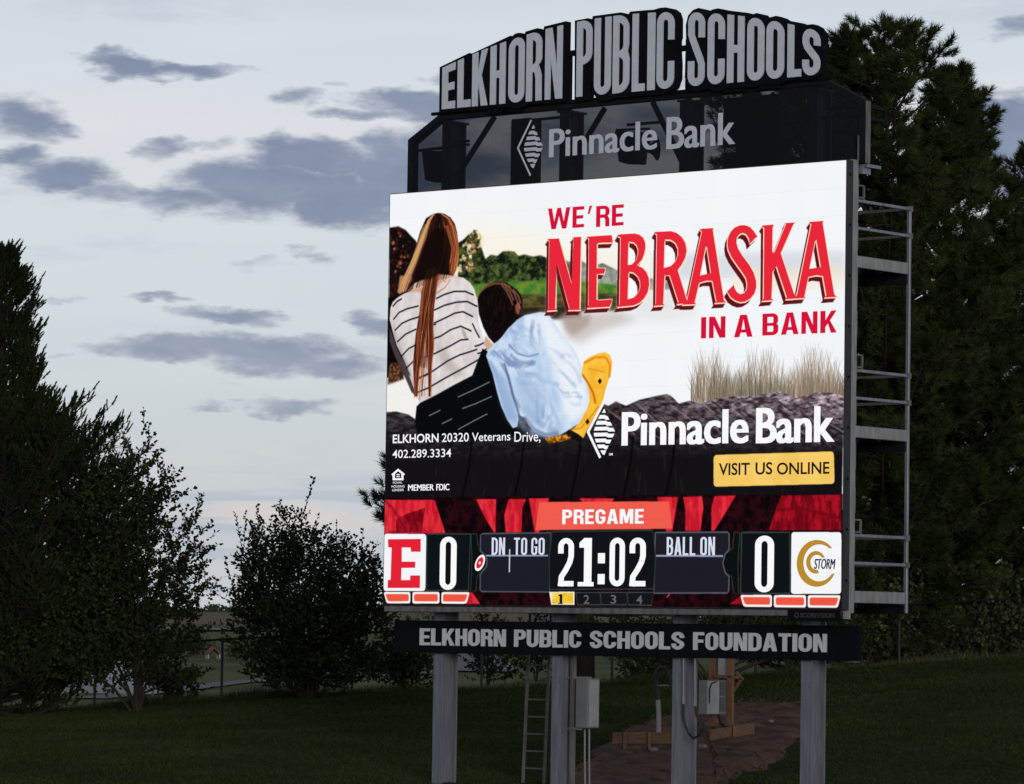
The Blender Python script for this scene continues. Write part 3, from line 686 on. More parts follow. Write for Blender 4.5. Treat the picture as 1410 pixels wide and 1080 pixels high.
for i in range(210):
    t_ = R.random(); t1 = t_ + R.uniform(-.06, .06); pts_ = [(a[0]*(1-(t_+(t1-t_)*j/7)) + b[0]*(t_+(t1-t_)*j/7), a[1]*(1-t_) + b[1]*t_) for j, (a, b) in enumerate(zip(HLp, HRp))]
    k0 = R.randint(0, 3); k1 = R.randint(k0+3, 8)
    cc = (214, 164, 112) if t_ < .10 else (150, 96, 60) if t_ < .17 else R.choice([(20, 11, 11), (30, 15, 13), (52, 26, 18)]) if t_ < .66 else R.choice([(90, 40, 22), (60, 26, 16), (130, 64, 34), (30, 15, 12)]) if t_ < .87 else R.choice([(206, 124, 66), (236, 168, 110), (150, 74, 36)])
    line(pts_[k0:k1], R.uniform(.012, .03), col(*cc), .5, .6)
paint([(0.289,6.502),(0.478,6.522),(0.444,6.323),(0.409,6.18),(0.277,6.157),(0.239,6.187)], col(214, 158, 108), 1.6, .8)
paint([(1.003,6.585),(1.17,6.663),(1.284,6.572),(1.288,6.386),(1.237,6.174),(1.188,5.819),(1.177,5.463),(1.205,5.034),(1.155,4.75),(1.148,4.18),(1.092,4.181),(1.082,4.681),(0.977,5.184),(0.877,5.474),(0.827,5.189),(0.799,4.761),(0.794,4.118),(0.717,4.191),(0.667,4.765),(0.73,5.336),(0.815,5.762),(0.862,6.19)], tex(col(52, 18, 14), col(156, 76, 42), 30, 33, 3, .08, .35, .75), .8)
paint([(0.923,5.973),(1.035,5.968),(1.065,5.467),(0.992,5.355),(0.914,5.501)], col(30, 12, 14), 1., .7)
paint([(0.898,5.401),(0.935,5.4),(1.043,4.753),(1.006,4.726)], col(214, 190, 180), .8, .7)
for s_ in [[(0.95,6.473),(0.868,5.903),(0.789,5.19),(0.748,4.476),(0.719,4.077)],[(1.153,6.578),(1.131,5.893),(1.202,5.176),(1.142,4.465),(1.151,4.066)],[(1.042,6.54),(0.984,5.756),(0.962,5.042),(0.864,4.33),(0.852,4.016)],[(1.304,6.514),(1.457,6.336),(1.605,6.387),(1.459,6.222),(1.238,6.117)]]: line(s_, .03, col(196, 112, 66), .7, .7)
PLp, PRp = [(1.022,6.584),(0.918,6.188),(0.833,5.761),(0.769,5.263),(0.725,4.691),(0.719,4.105)], [(1.286,6.515),(1.238,6.103),(1.191,5.676),(1.183,5.205),(1.157,4.636),(1.141,4.094)]
for i in range(90):
    t_ = R.random(); t1 = R.choice([.05, .1, .15, .45, .9, .95]) if R.random() < .8 else R.random()
    pts_ = [(a[0]*(1-q_) + b[0]*q_, a[1]*(1-q_) + b[1]*q_) for j, (a, b) in enumerate(zip(PLp, PRp)) for q_ in [t_ + (t1-t_)*max(0, (j-1)/4)]]
    line(pts_[:R.choice([4, 5, 6, 6])], R.uniform(.012, .026), col(*R.choice([(40, 16, 13), (96, 42, 24), (150, 76, 42), (196, 116, 70), (60, 24, 18)])), .5, .6)
paint([(1.026,7.3),(1.248,7.432),(1.472,7.392),(1.589,7.129),(1.615,6.785),(1.565,6.502),(1.267,6.487),(1.082,6.41),(0.82,6.392),(0.67,6.37),(0.592,6.489),(0.736,6.769),(0.88,7.078)], col(19, 10, 10), 2.2, .82)
for i in range(26):
    f_ = R.random(); xs_ = [(1.527,7.446),(1.751,7.406),(1.565,6.531),(1.732,6.495)]; a_ = xs_[0][0]*(1-f_)+xs_[1][0]*f_; b_ = xs_[2][0]*(1-f_)+xs_[3][0]*f_
    line([(a_-.08, xs_[0][1]), (b_+.06, (xs_[0][1]+xs_[2][1])/2), (b_, xs_[2][1]+R.uniform(0, .3))], R.uniform(.014, .03), col(*R.choice([(130, 58, 28), (176, 92, 46), (226, 150, 96), (70, 28, 16)])), .6, .55)
# child leaning in: hair, ear, pale blue hoodie, yellow sleeve-like boots
paint([(2.513,5.245),(2.662,5.098),(2.809,5.009),(2.74,4.842),(2.592,4.931),(2.48,5.076)], col(206, 170, 140), 1.5)
paint([(2.297,5.96),(2.367,6.098),(2.493,6.206),(2.657,6.27),(2.839,6.29),(3.039,6.253),(3.186,6.163),(3.277,6.117),(3.369,6.028),(3.426,5.914),(3.428,5.773),(3.376,5.663),(3.361,5.552),(3.236,5.444),(3.093,5.365),(2.969,5.229),(2.844,5.12),(2.735,5.082),(2.587,5.214),(2.454,5.416),(2.339,5.675)], tex(col(13, 8, 9), col(34, 19, 18), 12, 41, 3, .4, .4, .9), .9)
for s_ in [[(2.331,6.072),(2.494,6.192),(2.712,6.253),(2.931,6.244),(3.114,6.166)],[(2.894,6.231),(3.024,6.099),(3.136,5.926),(3.193,5.811)],[(2.967,6.228),(3.116,6.067),(3.209,5.895)],[(3.077,6.181),(3.225,6.034),(3.3,5.891),(3.375,5.747)],[(3.187,6.12),(3.334,5.974),(3.391,5.831)]]: line(s_, .04, col(150, 92, 70), 1.1, .75)
paint([(3.247,5.809),(3.337,5.861),(3.393,5.747),(3.341,5.608),(3.268,5.667)], col(190, 110, 90), 1.5, .7)
SH = tex(col(176, 202, 234), col(212, 229, 248), 40, 51, 3, .7, .25, .75)
paint([(2.735,5.068),(2.915,5.188),(3.093,5.365),(3.307,5.526),(3.486,5.603),(3.665,5.624),(3.844,5.652),(3.987,5.64),(4.114,5.565),(4.223,5.435),(4.35,5.278),(4.531,5.091),(4.711,4.918),(4.838,4.72),(4.929,4.523),(5.003,4.328),(5.113,4.076),(5.099,3.856),(4.98,3.638),(4.843,3.475),(4.633,3.368),(4.387,3.262),(4.139,3.226),(3.925,3.271),(3.744,3.359),(3.616,3.501),(3.523,3.67),(3.413,3.757),(3.304,3.815),(3.38,3.618),(3.347,3.45),(3.239,3.425),(3.091,3.596),(2.941,3.852),(2.827,4.136),(2.71,4.491),(2.596,4.734),(2.539,4.848),(2.592,4.96)], SH, .9)
paint([(3.898,5.615),(4.114,5.551),(4.387,5.207),(4.712,4.863),(5.004,4.286),(5.097,3.966),(5.015,3.692),(4.737,3.463),(4.468,3.677),(4.278,4.376),(3.998,5.081)], col(243, 247, 252), 8, .85)
for s_, w__, c_ in [([(3.102,4.901),(3.286,4.741),(3.504,4.678),(3.736,4.713)],0.06,(120,140,175)),([(2.665,4.929),(2.925,4.696),(3.112,4.409),(3.227,4.055),(3.412,3.813)],0.05,(96,110,150)),([(2.632,4.761),(2.821,4.417),(2.975,3.992),(3.182,3.594)],0.09,(140,170,215)),([(2.919,4.977),(3.104,4.802),(3.216,4.631)],0.06,(150,175,210)),([(3.329,4.403),(3.659,4.044),(4.206,3.474)],0.12,(160,184,218)),([(3.746,4.182),(4.2,3.822),(4.42,3.4)],0.08,(182,196,226)),([(3.52,3.838),(3.939,3.48),(4.351,3.319)],0.12,(150,172,205)),([(3.197,4.687),(3.743,4.363),(4.37,4.234)],0.08,(176,198,228)),([(3.387,5.102),(3.536,4.873),(3.825,4.78)],0.07,(176,200,232)),([(3.673,3.36),(4.032,3.269),(4.387,3.29)],0.1,(120,140,170)),([(3.095,5.252),(3.31,5.357),(3.387,5.102)],0.05,(190,210,236))]:
    line(s_, w__, col(*c_), 2.2, .75)
paint([(2.809,5.009),(2.951,5.201),(3.111,5.364),(3.416,5.465),(3.385,5.214),(3.245,4.994),(3.104,4.802),(2.925,4.667),(2.669,4.732),(2.576,4.847)], tex(col(160, 186, 222), col(206, 224, 245), 14, 52, 3), 1.6, .8)
paint([(2.92,4.921),(3.178,4.744),(3.504,4.664),(3.79,4.711),(3.756,4.628),(3.398,4.569),(3.071,4.635)], col(120, 144, 188), 1.8, .8)
paint([(3.217,4.574),(3.833,4.361),(4.057,3.825),(3.707,3.415),(3.413,3.757)], col(170, 194, 226), 7, .7)
paint([(2.67,4.703),(2.936,4.133),(3.126,3.679),(3.346,3.506),(3.231,3.845),(3.003,4.384)], col(146, 174, 214), 3, .6)
paint([(3.486,5.603),(3.952,5.627),(4.17,5.41),(3.819,5.087),(3.529,5.209)], col(232, 240, 250), 4, .8)
for i in range(60):
    o_ = [(3.094,5.323),(3.81,5.563),(4.716,4.641),(5.01,3.941),(3.942,3.299),(3.329,4.403)]; a_ = o_[R.randrange(6)]; b_ = [(4.047,4.382),(3.916,4.665),(4.373,4.026),(3.729,5.09)][R.randrange(4)]
    f0 = R.uniform(.0, .35); f1 = f0 + R.uniform(.2, .5); sw = R.uniform(-.22, .22); n_ = 6; pts_ = []
    for j in range(n_):
        f_ = f0 + (f1-f0)*j/(n_-1); dx_, dy_ = b_[0]-a_[0], b_[1]-a_[1]; bow = math.sin(math.pi*j/(n_-1))*sw*.4
        pts_.append((a_[0] + dx_*f_ - dy_*(bow+sw*.6), a_[1] + dy_*f_ + dx_*(bow+sw*.6)))
    line(pts_, R.uniform(.04, .11), col(*R.choice([(150, 178, 214), (168, 192, 224), (236, 243, 251), (246, 250, 253), (130, 156, 198)])), R.uniform(1.2, 2.6), .42, True)
paint([(2.819,4.53),(3.112,4.409),(3.34,3.842),(3.526,3.503),(3.943,3.271),(3.764,3.247),(3.347,3.45),(3.128,3.567),(2.94,3.908)], col(150, 178, 216), 6, .5)
line([(2.997,4.693),(3.112,4.409),(3.227,4.055),(3.359,3.758),(3.417,3.589)], .05, col(84, 100, 136), 1., .75)
line([(3.523,3.642),(3.743,3.414),(4.032,3.283),(4.351,3.291)], .06, col(126, 142, 172), 1.6, .7)
line([(3.099,5.055),(3.32,4.866),(3.609,4.8),(3.859,4.848)], .035, col(110, 132, 172), 1., .7)
line([(2.719,4.955),(2.923,4.78),(3.143,4.661)], .03, col(110, 132, 172), .9, .6)
YL = tex(col(248, 182, 46), col(255, 206, 80), 20, 61, 2, 1., .2, .8)
paint([(4.945,4.634),(5.031,4.714),(5.153,4.765),(5.327,4.815),(5.484,4.824),(5.59,4.765),(5.644,4.64),(5.63,4.448),(5.563,4.284),(5.496,4.121),(5.447,3.93),(5.329,3.712),(5.193,3.522),(5.056,3.332),(4.971,3.196),(4.829,3.282),(4.686,3.353),(4.877,3.502),(5.049,3.746),(5.116,3.91),(5.095,4.104),(5.004,4.3),(4.896,4.428)], YL, .8)
for s_, w__, c_ in [([(4.963,4.633),(5.241,4.735),(5.486,4.727),(5.593,4.586),(5.58,4.339)],0.05,(232,130,24)),([(4.931,4.413),(5.075,4.243),(5.201,4.046),(5.257,3.852)],0.05,(200,96,20)),([(5.07,4.519),(5.281,4.485),(5.456,4.453)],0.03,(236,150,40)),([(4.668,3.368),(4.915,3.39),(5.173,3.633),(5.328,3.795)],0.03,(214,130,30))]:
    line(s_, w__, col(*c_), .8, .8)
for q in [(5.354,4.276),(5.07,3.511)]: paint([(q[0]-.05, q[1]), (q[0], q[1]+.06), (q[0]+.05, q[1]), (q[0], q[1]-.06)], col(30, 12, 20), .6)
paint([(4.033,3.214),(4.387,3.262),(4.74,3.297),(4.671,3.202),(4.39,3.138),(4.124,3.115)], tex(col(120, 60, 20), col(230, 160, 30), 5, 63, 3), .9)
paint([(4.598,3.369),(4.846,3.281),(4.971,3.196),(4.867,3.115),(4.564,3.259)], col(20, 12, 12), 1., .8)

# big capitals with a dark extruded side, cream edge and white halo
NEB = [[[(4.033,7.045),(4.317,7.041),(4.64,6.155),(4.677,7.03),(4.638,7.045),(4.858,7.047),(4.845,5.674),(4.884,5.647),(4.553,5.653),(4.599,5.688),(4.27,6.589),(4.253,5.708),(4.295,5.663),(4.037,5.662),(4.081,5.704),(4.084,7.001)]],[[(4.996,7.04),(5.597,7.04),(5.626,6.898),(5.291,6.908),(5.245,6.889),(5.248,6.424),(5.455,6.411),(5.424,6.315),(5.252,6.314),(5.253,5.831),(5.297,5.812),(5.629,5.816),(5.571,5.678),(5.012,5.674),(5.058,5.731),(5.049,6.989)]],[[(5.724,7.027),(5.792,7.045),(6.143,7.042),(6.265,7.01),(6.346,6.952),(6.401,6.853),(6.403,6.746),(6.378,6.64),(6.326,6.536),(6.212,6.438),(6.356,6.374),(6.438,6.296),(6.493,6.186),(6.508,6.057),(6.471,5.91),(6.392,5.806),(6.286,5.725),(6.139,5.681),(5.734,5.665),(5.807,5.712),(5.812,6.979)],[(6.0,6.895),(6.119,6.878),(6.195,6.821),(6.234,6.733),(6.23,6.647),(6.192,6.542),(6.086,6.457),(5.991,6.455)],[(6.01,6.325),(6.129,6.305),(6.232,6.23),(6.287,6.131),(6.295,6.024),(6.256,5.918),(6.137,5.827),(5.997,5.805)]],[[(6.607,7.046),(6.999,7.043),(7.132,7.004),(7.252,6.922),(7.341,6.807),(7.375,6.657),(7.346,6.531),(7.261,6.397),(7.17,6.305),(7.404,5.705),(7.588,5.673),(7.148,5.665),(7.198,5.705),(6.985,6.218),(6.866,6.219),(6.84,5.685),(6.883,5.658),(6.609,5.652),(6.667,5.699),(6.672,6.994)],[(6.855,6.895),(7.001,6.881),(7.108,6.818),(7.171,6.709),(7.173,6.581),(7.114,6.467),(7.009,6.387),(6.845,6.358)]],[[(7.677,7.05),(7.991,7.049),(7.973,7.016),(8.251,5.69),(8.306,5.652),(8.025,5.651),(8.077,5.686),(7.977,6.066),(7.849,6.076),(7.674,6.041),(7.574,5.681),(7.612,5.646),(7.277,5.649),(7.348,5.69),(7.395,5.714),(7.722,6.995)],[(7.83,6.774),(7.943,6.215),(7.69,6.178)]],[[(8.991,6.846),(8.917,6.94),(8.834,7.018),(8.756,7.053),(8.679,7.068),(8.588,7.068),(8.472,7.032),(8.383,6.957),(8.327,6.855),(8.313,6.729),(8.336,6.623),(8.416,6.482),(8.534,6.34),(8.666,6.187),(8.75,6.078),(8.777,5.983),(8.768,5.879),(8.71,5.808),(8.625,5.79),(8.547,5.831),(8.489,5.911),(8.475,5.975),(8.321,5.855),(8.401,5.747),(8.505,5.68),(8.622,5.643),(8.738,5.649),(8.853,5.701),(8.942,5.788),(8.984,5.901),(8.977,6.027),(8.923,6.175),(8.818,6.327),(8.661,6.502),(8.556,6.643),(8.52,6.75),(8.527,6.845),(8.578,6.901),(8.655,6.926),(8.738,6.897),(8.798,6.82),(8.826,6.714)]],[[(9.098,7.04),(9.367,7.042),(9.339,7.002),(9.335,6.549),(9.369,6.518),(9.392,6.54),(9.639,7.043),(9.601,7.057),(9.842,7.057),(9.804,7.026),(9.527,6.507),(9.834,5.75),(9.885,5.701),(10.088,5.678),(10.088,5.663),(9.64,5.655),(9.676,5.688),(9.434,6.278),(9.348,6.167),(9.33,5.682),(9.379,5.651),(9.103,5.645),(9.153,5.689),(9.148,6.985)]],[[(10.158,7.049),(10.471,7.053),(10.454,7.017),(10.726,5.699),(10.791,5.655),(10.502,5.65),(10.552,5.686),(10.472,6.044),(10.321,6.067),(10.151,6.042),(10.062,5.673),(9.873,5.672),(9.903,5.727),(10.203,6.999)],[(10.307,6.765),(10.425,6.211),(10.169,6.192)]]]
DX, DYY = -.05, -.064
for L_ in NEB:
    for k in range(0, 7, 2): paint([[(x + DX*k/5 , y + DYY*k/5) for x, y in L_[0]]], col(255, 255, 255), 3.2, .55)
for L_ in NEB:
    for k in range(7, -1, -1): paint([[(x + DX*k/5, y + DYY*k/5) for x, y in c] for c in L_], col(98, 18, 28), .45)
for L_ in NEB:
    for c in L_:
        line(c + [c[0]], .036, col(255, 226, 196), .35)
PANELS = []
# stat bar background
paint([(-0.051,2.113),(10.962,2.073),(10.972,-0.006),(-0.003,-0.006)], tex(col(12, 6, 9), col(42, 10, 16), 14, 71), .5)
RED = tex(col(196, 24, 42), col(232, 48, 62), 30, 73, 4, .3)
DRED = tex(col(110, 8, 20), col(172, 18, 36), 22, 75, 4, .4)
for p_, c_ in (
    ([(-0.05,2.07),(1.287,2.058),(1.579,1.404),(-0.035,1.411)], RED), ([(-0.027,2.065),(0.395,2.061),(0.84,1.824),(1.286,1.405),(-0.012,1.411)], RED),
    ([(2.339,2.062),(2.85,2.058),(2.844,1.413),(2.808,1.413),(2.584,1.681)], RED), ([(3.158,2.055),(3.59,2.051),(3.503,1.884),(3.495,1.41),(3.098,1.412),(3.055,1.748)], RED), ([(3.661,2.064),(4.161,2.059),(3.924,1.395),(3.817,1.395)], RED),
    ([(4.886,2.052),(5.741,2.044),(5.673,1.949),(5.028,1.955)], RED), ([(6.754,2.062),(7.246,2.057),(7.121,1.409),(6.986,1.409)], RED), ([(7.364,2.056),(7.801,2.065),(7.838,1.849),(7.777,1.419),(7.425,1.421),(7.419,1.799)], RED),
    ([(8.085,2.062),(8.582,2.071),(8.094,1.418),(8.028,1.418),(8.021,1.848)], RED), ([(9.598,2.061),(10.93,2.06),(10.938,1.419),(9.33,1.426)], DRED), ([(2.101,0.248),(2.284,0.249),(2.49,0.026),(2.142,0.023)], RED), ([(8.708,0.216),(8.773,0.296),(8.776,0.07),(8.463,0.067)], DRED),
    ([(0.3,1.681),(0.581,1.793),(1.048,1.904),(0.964,1.421),(0.306,1.424)], DRED), ([(7.005,0.192),(7.089,0.274),(7.073,0.206),(7.006,0.165)], RED)):
    paint(p_, c_, .8)
for p_ in [[(-0.031,2.07),(0.201,1.911),(0.589,1.422),(0.098,1.425)],[(10.147,2.055),(10.216,1.751),(10.156,1.435)],[(9.374,1.771),(9.989,1.832),(10.919,1.641)]]: line(p_, .05, col(90, 6, 18), 2., .6)
def panel(c, fill, edge, wd=.03, soft=.5):
    paint(c, col(*fill), soft); line(c + [c[0]], wd, col(*edge), .4, .9)
panel([(3.931,1.978),(7.027,1.964),(7.12,1.476),(3.834,1.465)], (243, 93, 78), (243, 93, 78))
# score tiles and panels
panel([(1.103,1.39),(2.216,1.385),(2.183,0.289),(1.114,0.284)], (15, 19, 23), (52, 72, 70))
panel([(8.719,1.388),(9.798,1.384),(9.825,0.273),(8.712,0.267)], (15, 19, 23), (52, 72, 70))
panel([(2.229,1.379),(2.375,1.398),(2.4,1.187),(2.459,1.056),(2.597,0.95),(2.642,0.852),(2.593,0.727),(2.467,0.642),(2.4,0.563),(2.372,0.274),(2.243,0.279),(2.261,0.858)], (12, 16, 18), (40, 66, 58), .02)
panel([(8.552,1.396),(8.68,1.379),(8.64,0.822),(8.664,0.263),(8.553,0.275),(8.504,0.571),(8.356,0.645),(8.297,0.822),(8.343,0.983),(8.516,1.096)], (12, 16, 18), (46, 66, 60), .02)
panel([(2.516,1.391),(4.213,1.4),(4.201,0.267),(2.517,0.268),(2.482,0.294),(2.476,0.596),(2.635,0.76),(2.65,0.875),(2.614,0.95),(2.476,1.056),(2.469,1.358)], (28, 29, 38), (84, 92, 104))
panel([(6.723,1.397),(8.4,1.393),(8.433,1.364),(8.437,1.074),(8.343,0.983),(8.297,0.822),(8.356,0.645),(8.445,0.571),(8.437,0.301),(8.401,0.271),(6.709,0.259)], (30, 29, 38), (90, 96, 108))
line([(2.618,0.963),(4.155,0.963)], .028, col(150, 158, 190), .4)
line([(6.747,0.958),(8.303,0.954)], .035, col(150, 158, 190), .4)
line([(3.206,1.087),(3.206,0.643)], .03, col(210, 214, 228), .4)
panel([(4.244,1.421),(6.662,1.438),(6.739,0.909),(6.697,0.339),(4.212,0.314),(4.183,0.909)], (17, 19, 25), (44, 58, 56))
panel([(4.848,0.262),(5.425,0.265),(5.446,0.033),(4.887,0.029)], (20, 22, 27), (70, 78, 78), .02)
panel([(5.442,0.265),(6.065,0.268),(6.069,0.037),(5.463,0.033)], (20, 22, 27), (70, 78, 78), .02)
panel([(6.082,0.269),(6.698,0.272),(6.651,0.028),(6.103,0.037)], (20, 22, 27), (70, 78, 78), .02)
paint([(4.195,0.273),(4.813,0.276),(4.817,0.028),(4.252,0.024)], col(244, 240, 226), .4)
paint([(4.266,0.252),(4.778,0.255),(4.782,0.048),(4.27,0.045)], tex(col(236, 186, 40), col(252, 216, 84), 20, 91), .5)

def rrect(p, r):
    """rounded outline from 4 corners (any order around)"""
    out = []
    for i in range(4):
        a, b, c = Vector(p[i-1]), Vector(p[i]), Vector(p[(i+1) % 4]); d1 = (a-b).normalized()*r; d2 = (c-b).normalized()*r
        for k in range(6):
            t = k/5; q = (b+d1)*(1-t)**2 + 2*b*t*(1-t) + (b+d2)*t*t; out.append((q.x, q.y))
    return out
for q in [[(0.001,0.248),(0.699,0.252),(0.704,0.026),(0.086,0.021)],[(0.751,0.252),(1.45,0.256),(1.455,0.027),(0.756,0.023)],[(1.498,0.253),(2.218,0.256),(2.145,0.029),(1.502,0.024)],[(8.704,0.238),(9.422,0.242),(9.425,0.018),(8.779,0.02)],[(9.462,0.239),(10.182,0.243),(10.185,0.014),(9.465,0.012)],[(10.217,0.24),(10.948,0.244),(10.882,0.013),(10.22,0.012)]]:
    paint(rrect(q, .05), col(248, 244, 244), .4)
    cx_ = sum(a for a, b in q)/4; cz_ = sum(b for a, b in q)/4
    paint(rrect([(cx_ + (a-cx_)*.87, cz_ + (b-cz_)*.62) for a, b in q], .04), col(240, 88, 66), .4)
paint(rrect([(-0.007,1.401),(1.086,1.39),(1.084,0.27),(0.0,0.265)], .07), col(247, 248, 252), .4)
paint(rrect([(9.84,1.39),(10.945,1.385),(10.955,0.266),(9.844,0.26)], .07), col(247, 249, 253), .4)
paint(rrect([(8.056,2.828),(10.761,2.85),(10.785,2.259),(8.065,2.237)], .08), tex(col(246, 200, 96), col(252, 210, 108), 30, 93), .5)
# faint LED module seams
_md = np.random.default_rng(2).uniform(.992, 1., (chh//58+1, cw_//58+1)).astype(np.float32)
IMG *= np.kron(_md, np.ones((58, 58), np.float32))[:chh, :cw_, None]
IMG *= (1 - .03 * ((np.arange(chh) % 58 < 1)[:, None, None]).astype(np.float32))
IMG *= 1 - .05 * (np.clip(.5 - IMG[..., :1] * .0, 0, 1)) * ((np.arange(chh) % 3) == 0)[:, None, None]
IMG = np.clip(IMG, 0, 1)

def screen_material():
    im = bpy.data.images.new('screen_picture', cw_, chh, alpha=False)
    px = np.ones((chh, cw_, 4), np.float32); px[..., :3] = IMG[::-1]
    im.pixels.foreach_set(px.ravel()); im.update(); im.pack()
    m = bpy.data.materials.new('lit_screen'); m.use_nodes = True; t = m.node_tree; t.nodes.clear()
    ti = t.nodes.new('ShaderNodeTexImage'); ti.image = im; ti.extension = 'EXTEND'
    e = t.nodes.new('ShaderNodeEmission'); o = t.nodes.new('ShaderNodeOutputMaterial')
    t.links.new(ti.outputs[0], e.inputs[0]); t.links.new(e.outputs[0], o.inputs[0])
    return m
E_white = emis('lit_white', (250, 250, 253)); E_red = emis('lit_red', (214, 18, 56)); E_cap = emis('lit_capital_red', (232, 40, 58))
E_dark = emis('lit_dark_text', (30, 22, 20)); E_dim = emis('lit_dim_grey', (92, 100, 104)); E_gold = emis('lit_gold', (184, 138, 44)); E_navy = emis('lit_navy', (26, 32, 62))
E_teamred = emis('lit_team_red', (226, 34, 52)); E_pale = emis('lit_pale', (216, 222, 240))

screen = build('led_screen', M().box((0, 0, 0), (BW, .20, BH)), M_cab, board)
mb = M(); mb.v = [(0.015, -.004, .015), (BW-.015, -.004, .015), (BW-.015, -.004, BH-.015), (.015, -.004, BH-.015)]; mb.f = [(0, 1, 2, 3)]
pic = build('screen_picture', mb, screen_material(), screen)
uv = pic.data.uv_layers.new(name='UVMap')
for i, q in enumerate(((0, 0), (1, 0), (1, 1), (0, 1))): uv.data[i].uv = q

def words(name, text, a, b, m, bold=0., v=-.009, shear=0., stem=0.):
    """a = lower left, b = upper right corner of the lettering in screen metres"""
    return build(name, type_mesh(text, a[0], a[1], b[0], b[1], v, bold, shear=shear, stem=stem), m, screen)
def gword(name, text, a, b, m, v=-.009, gap=.075, parent=None, **k):
    gl, W = layout(text, gap=gap, **k); s_ = (b[0]-a[0])/W; mb = M()
    for ch, x0, shapes in gl:
        for sh in shapes:
            mb.prism([[(a[0] + (x0+x)*s_, a[1] + y*(b[1]-a[1])) for x, y in c] for c in sh], v, v, True)
    return build(name, mb, m, parent or screen)
BLD = dict(w=.60, t=.19, th=.165, gap=.10)
gword('headline', "WE", *[(4.038,7.224),(4.927,7.629)], E_red, **BLD)
gword('headline', "RE", *[(5.215,7.211),(5.879,7.611)], E_red, **BLD)
build('apostrophe', M().prism([[(5.051,7.626),(5.122,7.631),(5.054,7.47),(5.007,7.468)]], -.009, 0, True), E_red, screen)
mb = M()
for L_ in NEB: mb.prism(L_, -.009, 0, True)
build('headline', mb, E_cap, screen)
gword('headline', "IN", *[(7.73,5.001),(8.293,5.399)], E_red, **BLD)
gword('headline', "A", *[(8.489,4.995),(8.913,5.409)], E_red, **BLD)
gword('headline', "BANK", *[(9.132,5.006),(10.784,5.41)], E_red, **BLD)
words('address', "ELKHORN", *[(0.195,3.19),(1.378,3.363)], E_white, .014)
words('address', "20320", *[(1.462,3.191),(2.148,3.362)], E_white, .003)
words('address', "Veterans", *[(2.228,3.191),(3.192,3.358)], E_white, .003)
words('address', "Drive,", *[(3.292,3.13),(3.936,3.355)], E_white, .003)
words('phone_number', "402.289.3334", *[(0.192,2.896),(1.707,3.059)], E_white, .003)
words('small_print', "MEMBER", *[(0.612,2.25),(1.28,2.37)], E_white, .0, stem=.006)
words('small_print', "FDIC", *[(1.339,2.249),(1.676,2.374)], E_white, .0, stem=.006)
mb = M()
mb.prism([[(0.346,2.689),(0.526,2.579),(0.489,2.551),(0.491,2.458),(0.207,2.462),(0.205,2.552),(0.173,2.578)], [(0.347,2.639),(0.432,2.589),(0.434,2.498),(0.267,2.5),(0.265,2.586)]], -.009, 0, True)
mb.prism([[(0.305,2.582),(0.394,2.581),(0.394,2.561),(0.306,2.562)]], -.009, 0, True); mb.prism([[(0.306,2.542),(0.395,2.541),(0.395,2.521),(0.306,2.522)]], -.009, 0, True)
build('house_emblem', mb, E_white, screen)
for t_, a_ in zip(("EQUAL", "HOUSING", "LENDER"), [[(0.219,2.389),(0.463,2.434)],[(0.182,2.317),(0.521,2.362)],[(0.203,2.246),(0.504,2.291)]]): words('small_print', t_, *a_, E_white, .004)
words('bank_name', "Pinnacle", *[(5.897,3.035),(8.854,3.673)], E_white, .010, stem=.022)
words('bank_name', "Bank", *[(9.013,3.02),(10.77,3.678)], E_white, .010, stem=.022)
words('small_print', "SM", *[(5.605,2.861),(5.691,2.908)], E_white, .01)
words('button_text', "VISIT", *[(8.179,2.45),(8.886,2.679)], E_dark, .018)
words('button_text', "US", *[(9.013,2.453),(9.394,2.682)], E_dark, .018)
words('button_text', "ONLINE", *[(9.495,2.446),(10.661,2.67)], E_dark, .018)
gword('period_heading', "PREGAME", *[(4.498,1.572),(6.45,1.847)], E_white, w=.60, t=.20, th=.17, gap=.10)

def diamond(mb, che, top, rt, bot, lx, v, wd, th=0, nb=8):
    """open chevron and the barred half diamond"""
    def seg(a, b, w_):
        dx, dy = b[0]-a[0], b[1]-a[1]; l = math.hypot(dx, dy); nx_, ny_ = -dy/l*w_/2, dx/l*w_/2
        mb.prism([[(a[0]+nx_, a[1]+ny_), (b[0]+nx_, b[1]+ny_), (b[0]-nx_, b[1]-ny_), (a[0]-nx_, a[1]-ny_)]], v, v + th, th == 0)
    seg(che[0], che[1], wd); seg((che[1][0], che[1][1] + wd*.3), che[2], wd)
    cy = rt[1]; H1 = top[1]-cy; H2 = cy-bot[1]
    def xr(y): return top[0] + (rt[0]-top[0]) * (1 - (abs((y-cy)/(H1 if y > cy else H2))))
    def xl(y): return lx + (top[0]-lx-.02) * min(1, abs((y-cy)/(H1 if y > cy else H2)))**1.5
    for i in range(nb):
        y1 = top[1] - (H1+H2)*i/nb; y0 = y1 - (H1+H2)/nb*.62; st = (H1+H2)/nb*.22
        if i == 0: pts = [(top[0]-.005, y1), (xr(y1)+.01, y1), (xr(y0), y0), (xl(y0)+.02, y0)]
        elif i == nb-1: pts = [(xl(y1)+.02, y1), (xr(y1), y1), (top[0]+.02, y0-.02), (top[0]-.03, y0)]
        else:
            xm = xr(y0) - (xr(y0)-xl(y0))*.28
            pts = [(xl(y1), y1), (xm-.02, y1), (xm+.02, y1-st), (xr(y1-st), y1-st), (xr(y0-st), y0-st), (xm, y0-st), (xm-.04, y0), (xl(y0), y0)]
        mb.prism([pts], v, v + th, th == 0)
    return mb
q = [(5.447,3.854),(5.088,3.31),(5.395,2.824),(5.473,3.743),(5.747,3.305),(5.489,2.85),(5.231,3.315)]
build('bank_emblem', diamond(M(), q[:3], q[3], q[4], q[5], q[6][0], -.009, .055), E_white, screen)
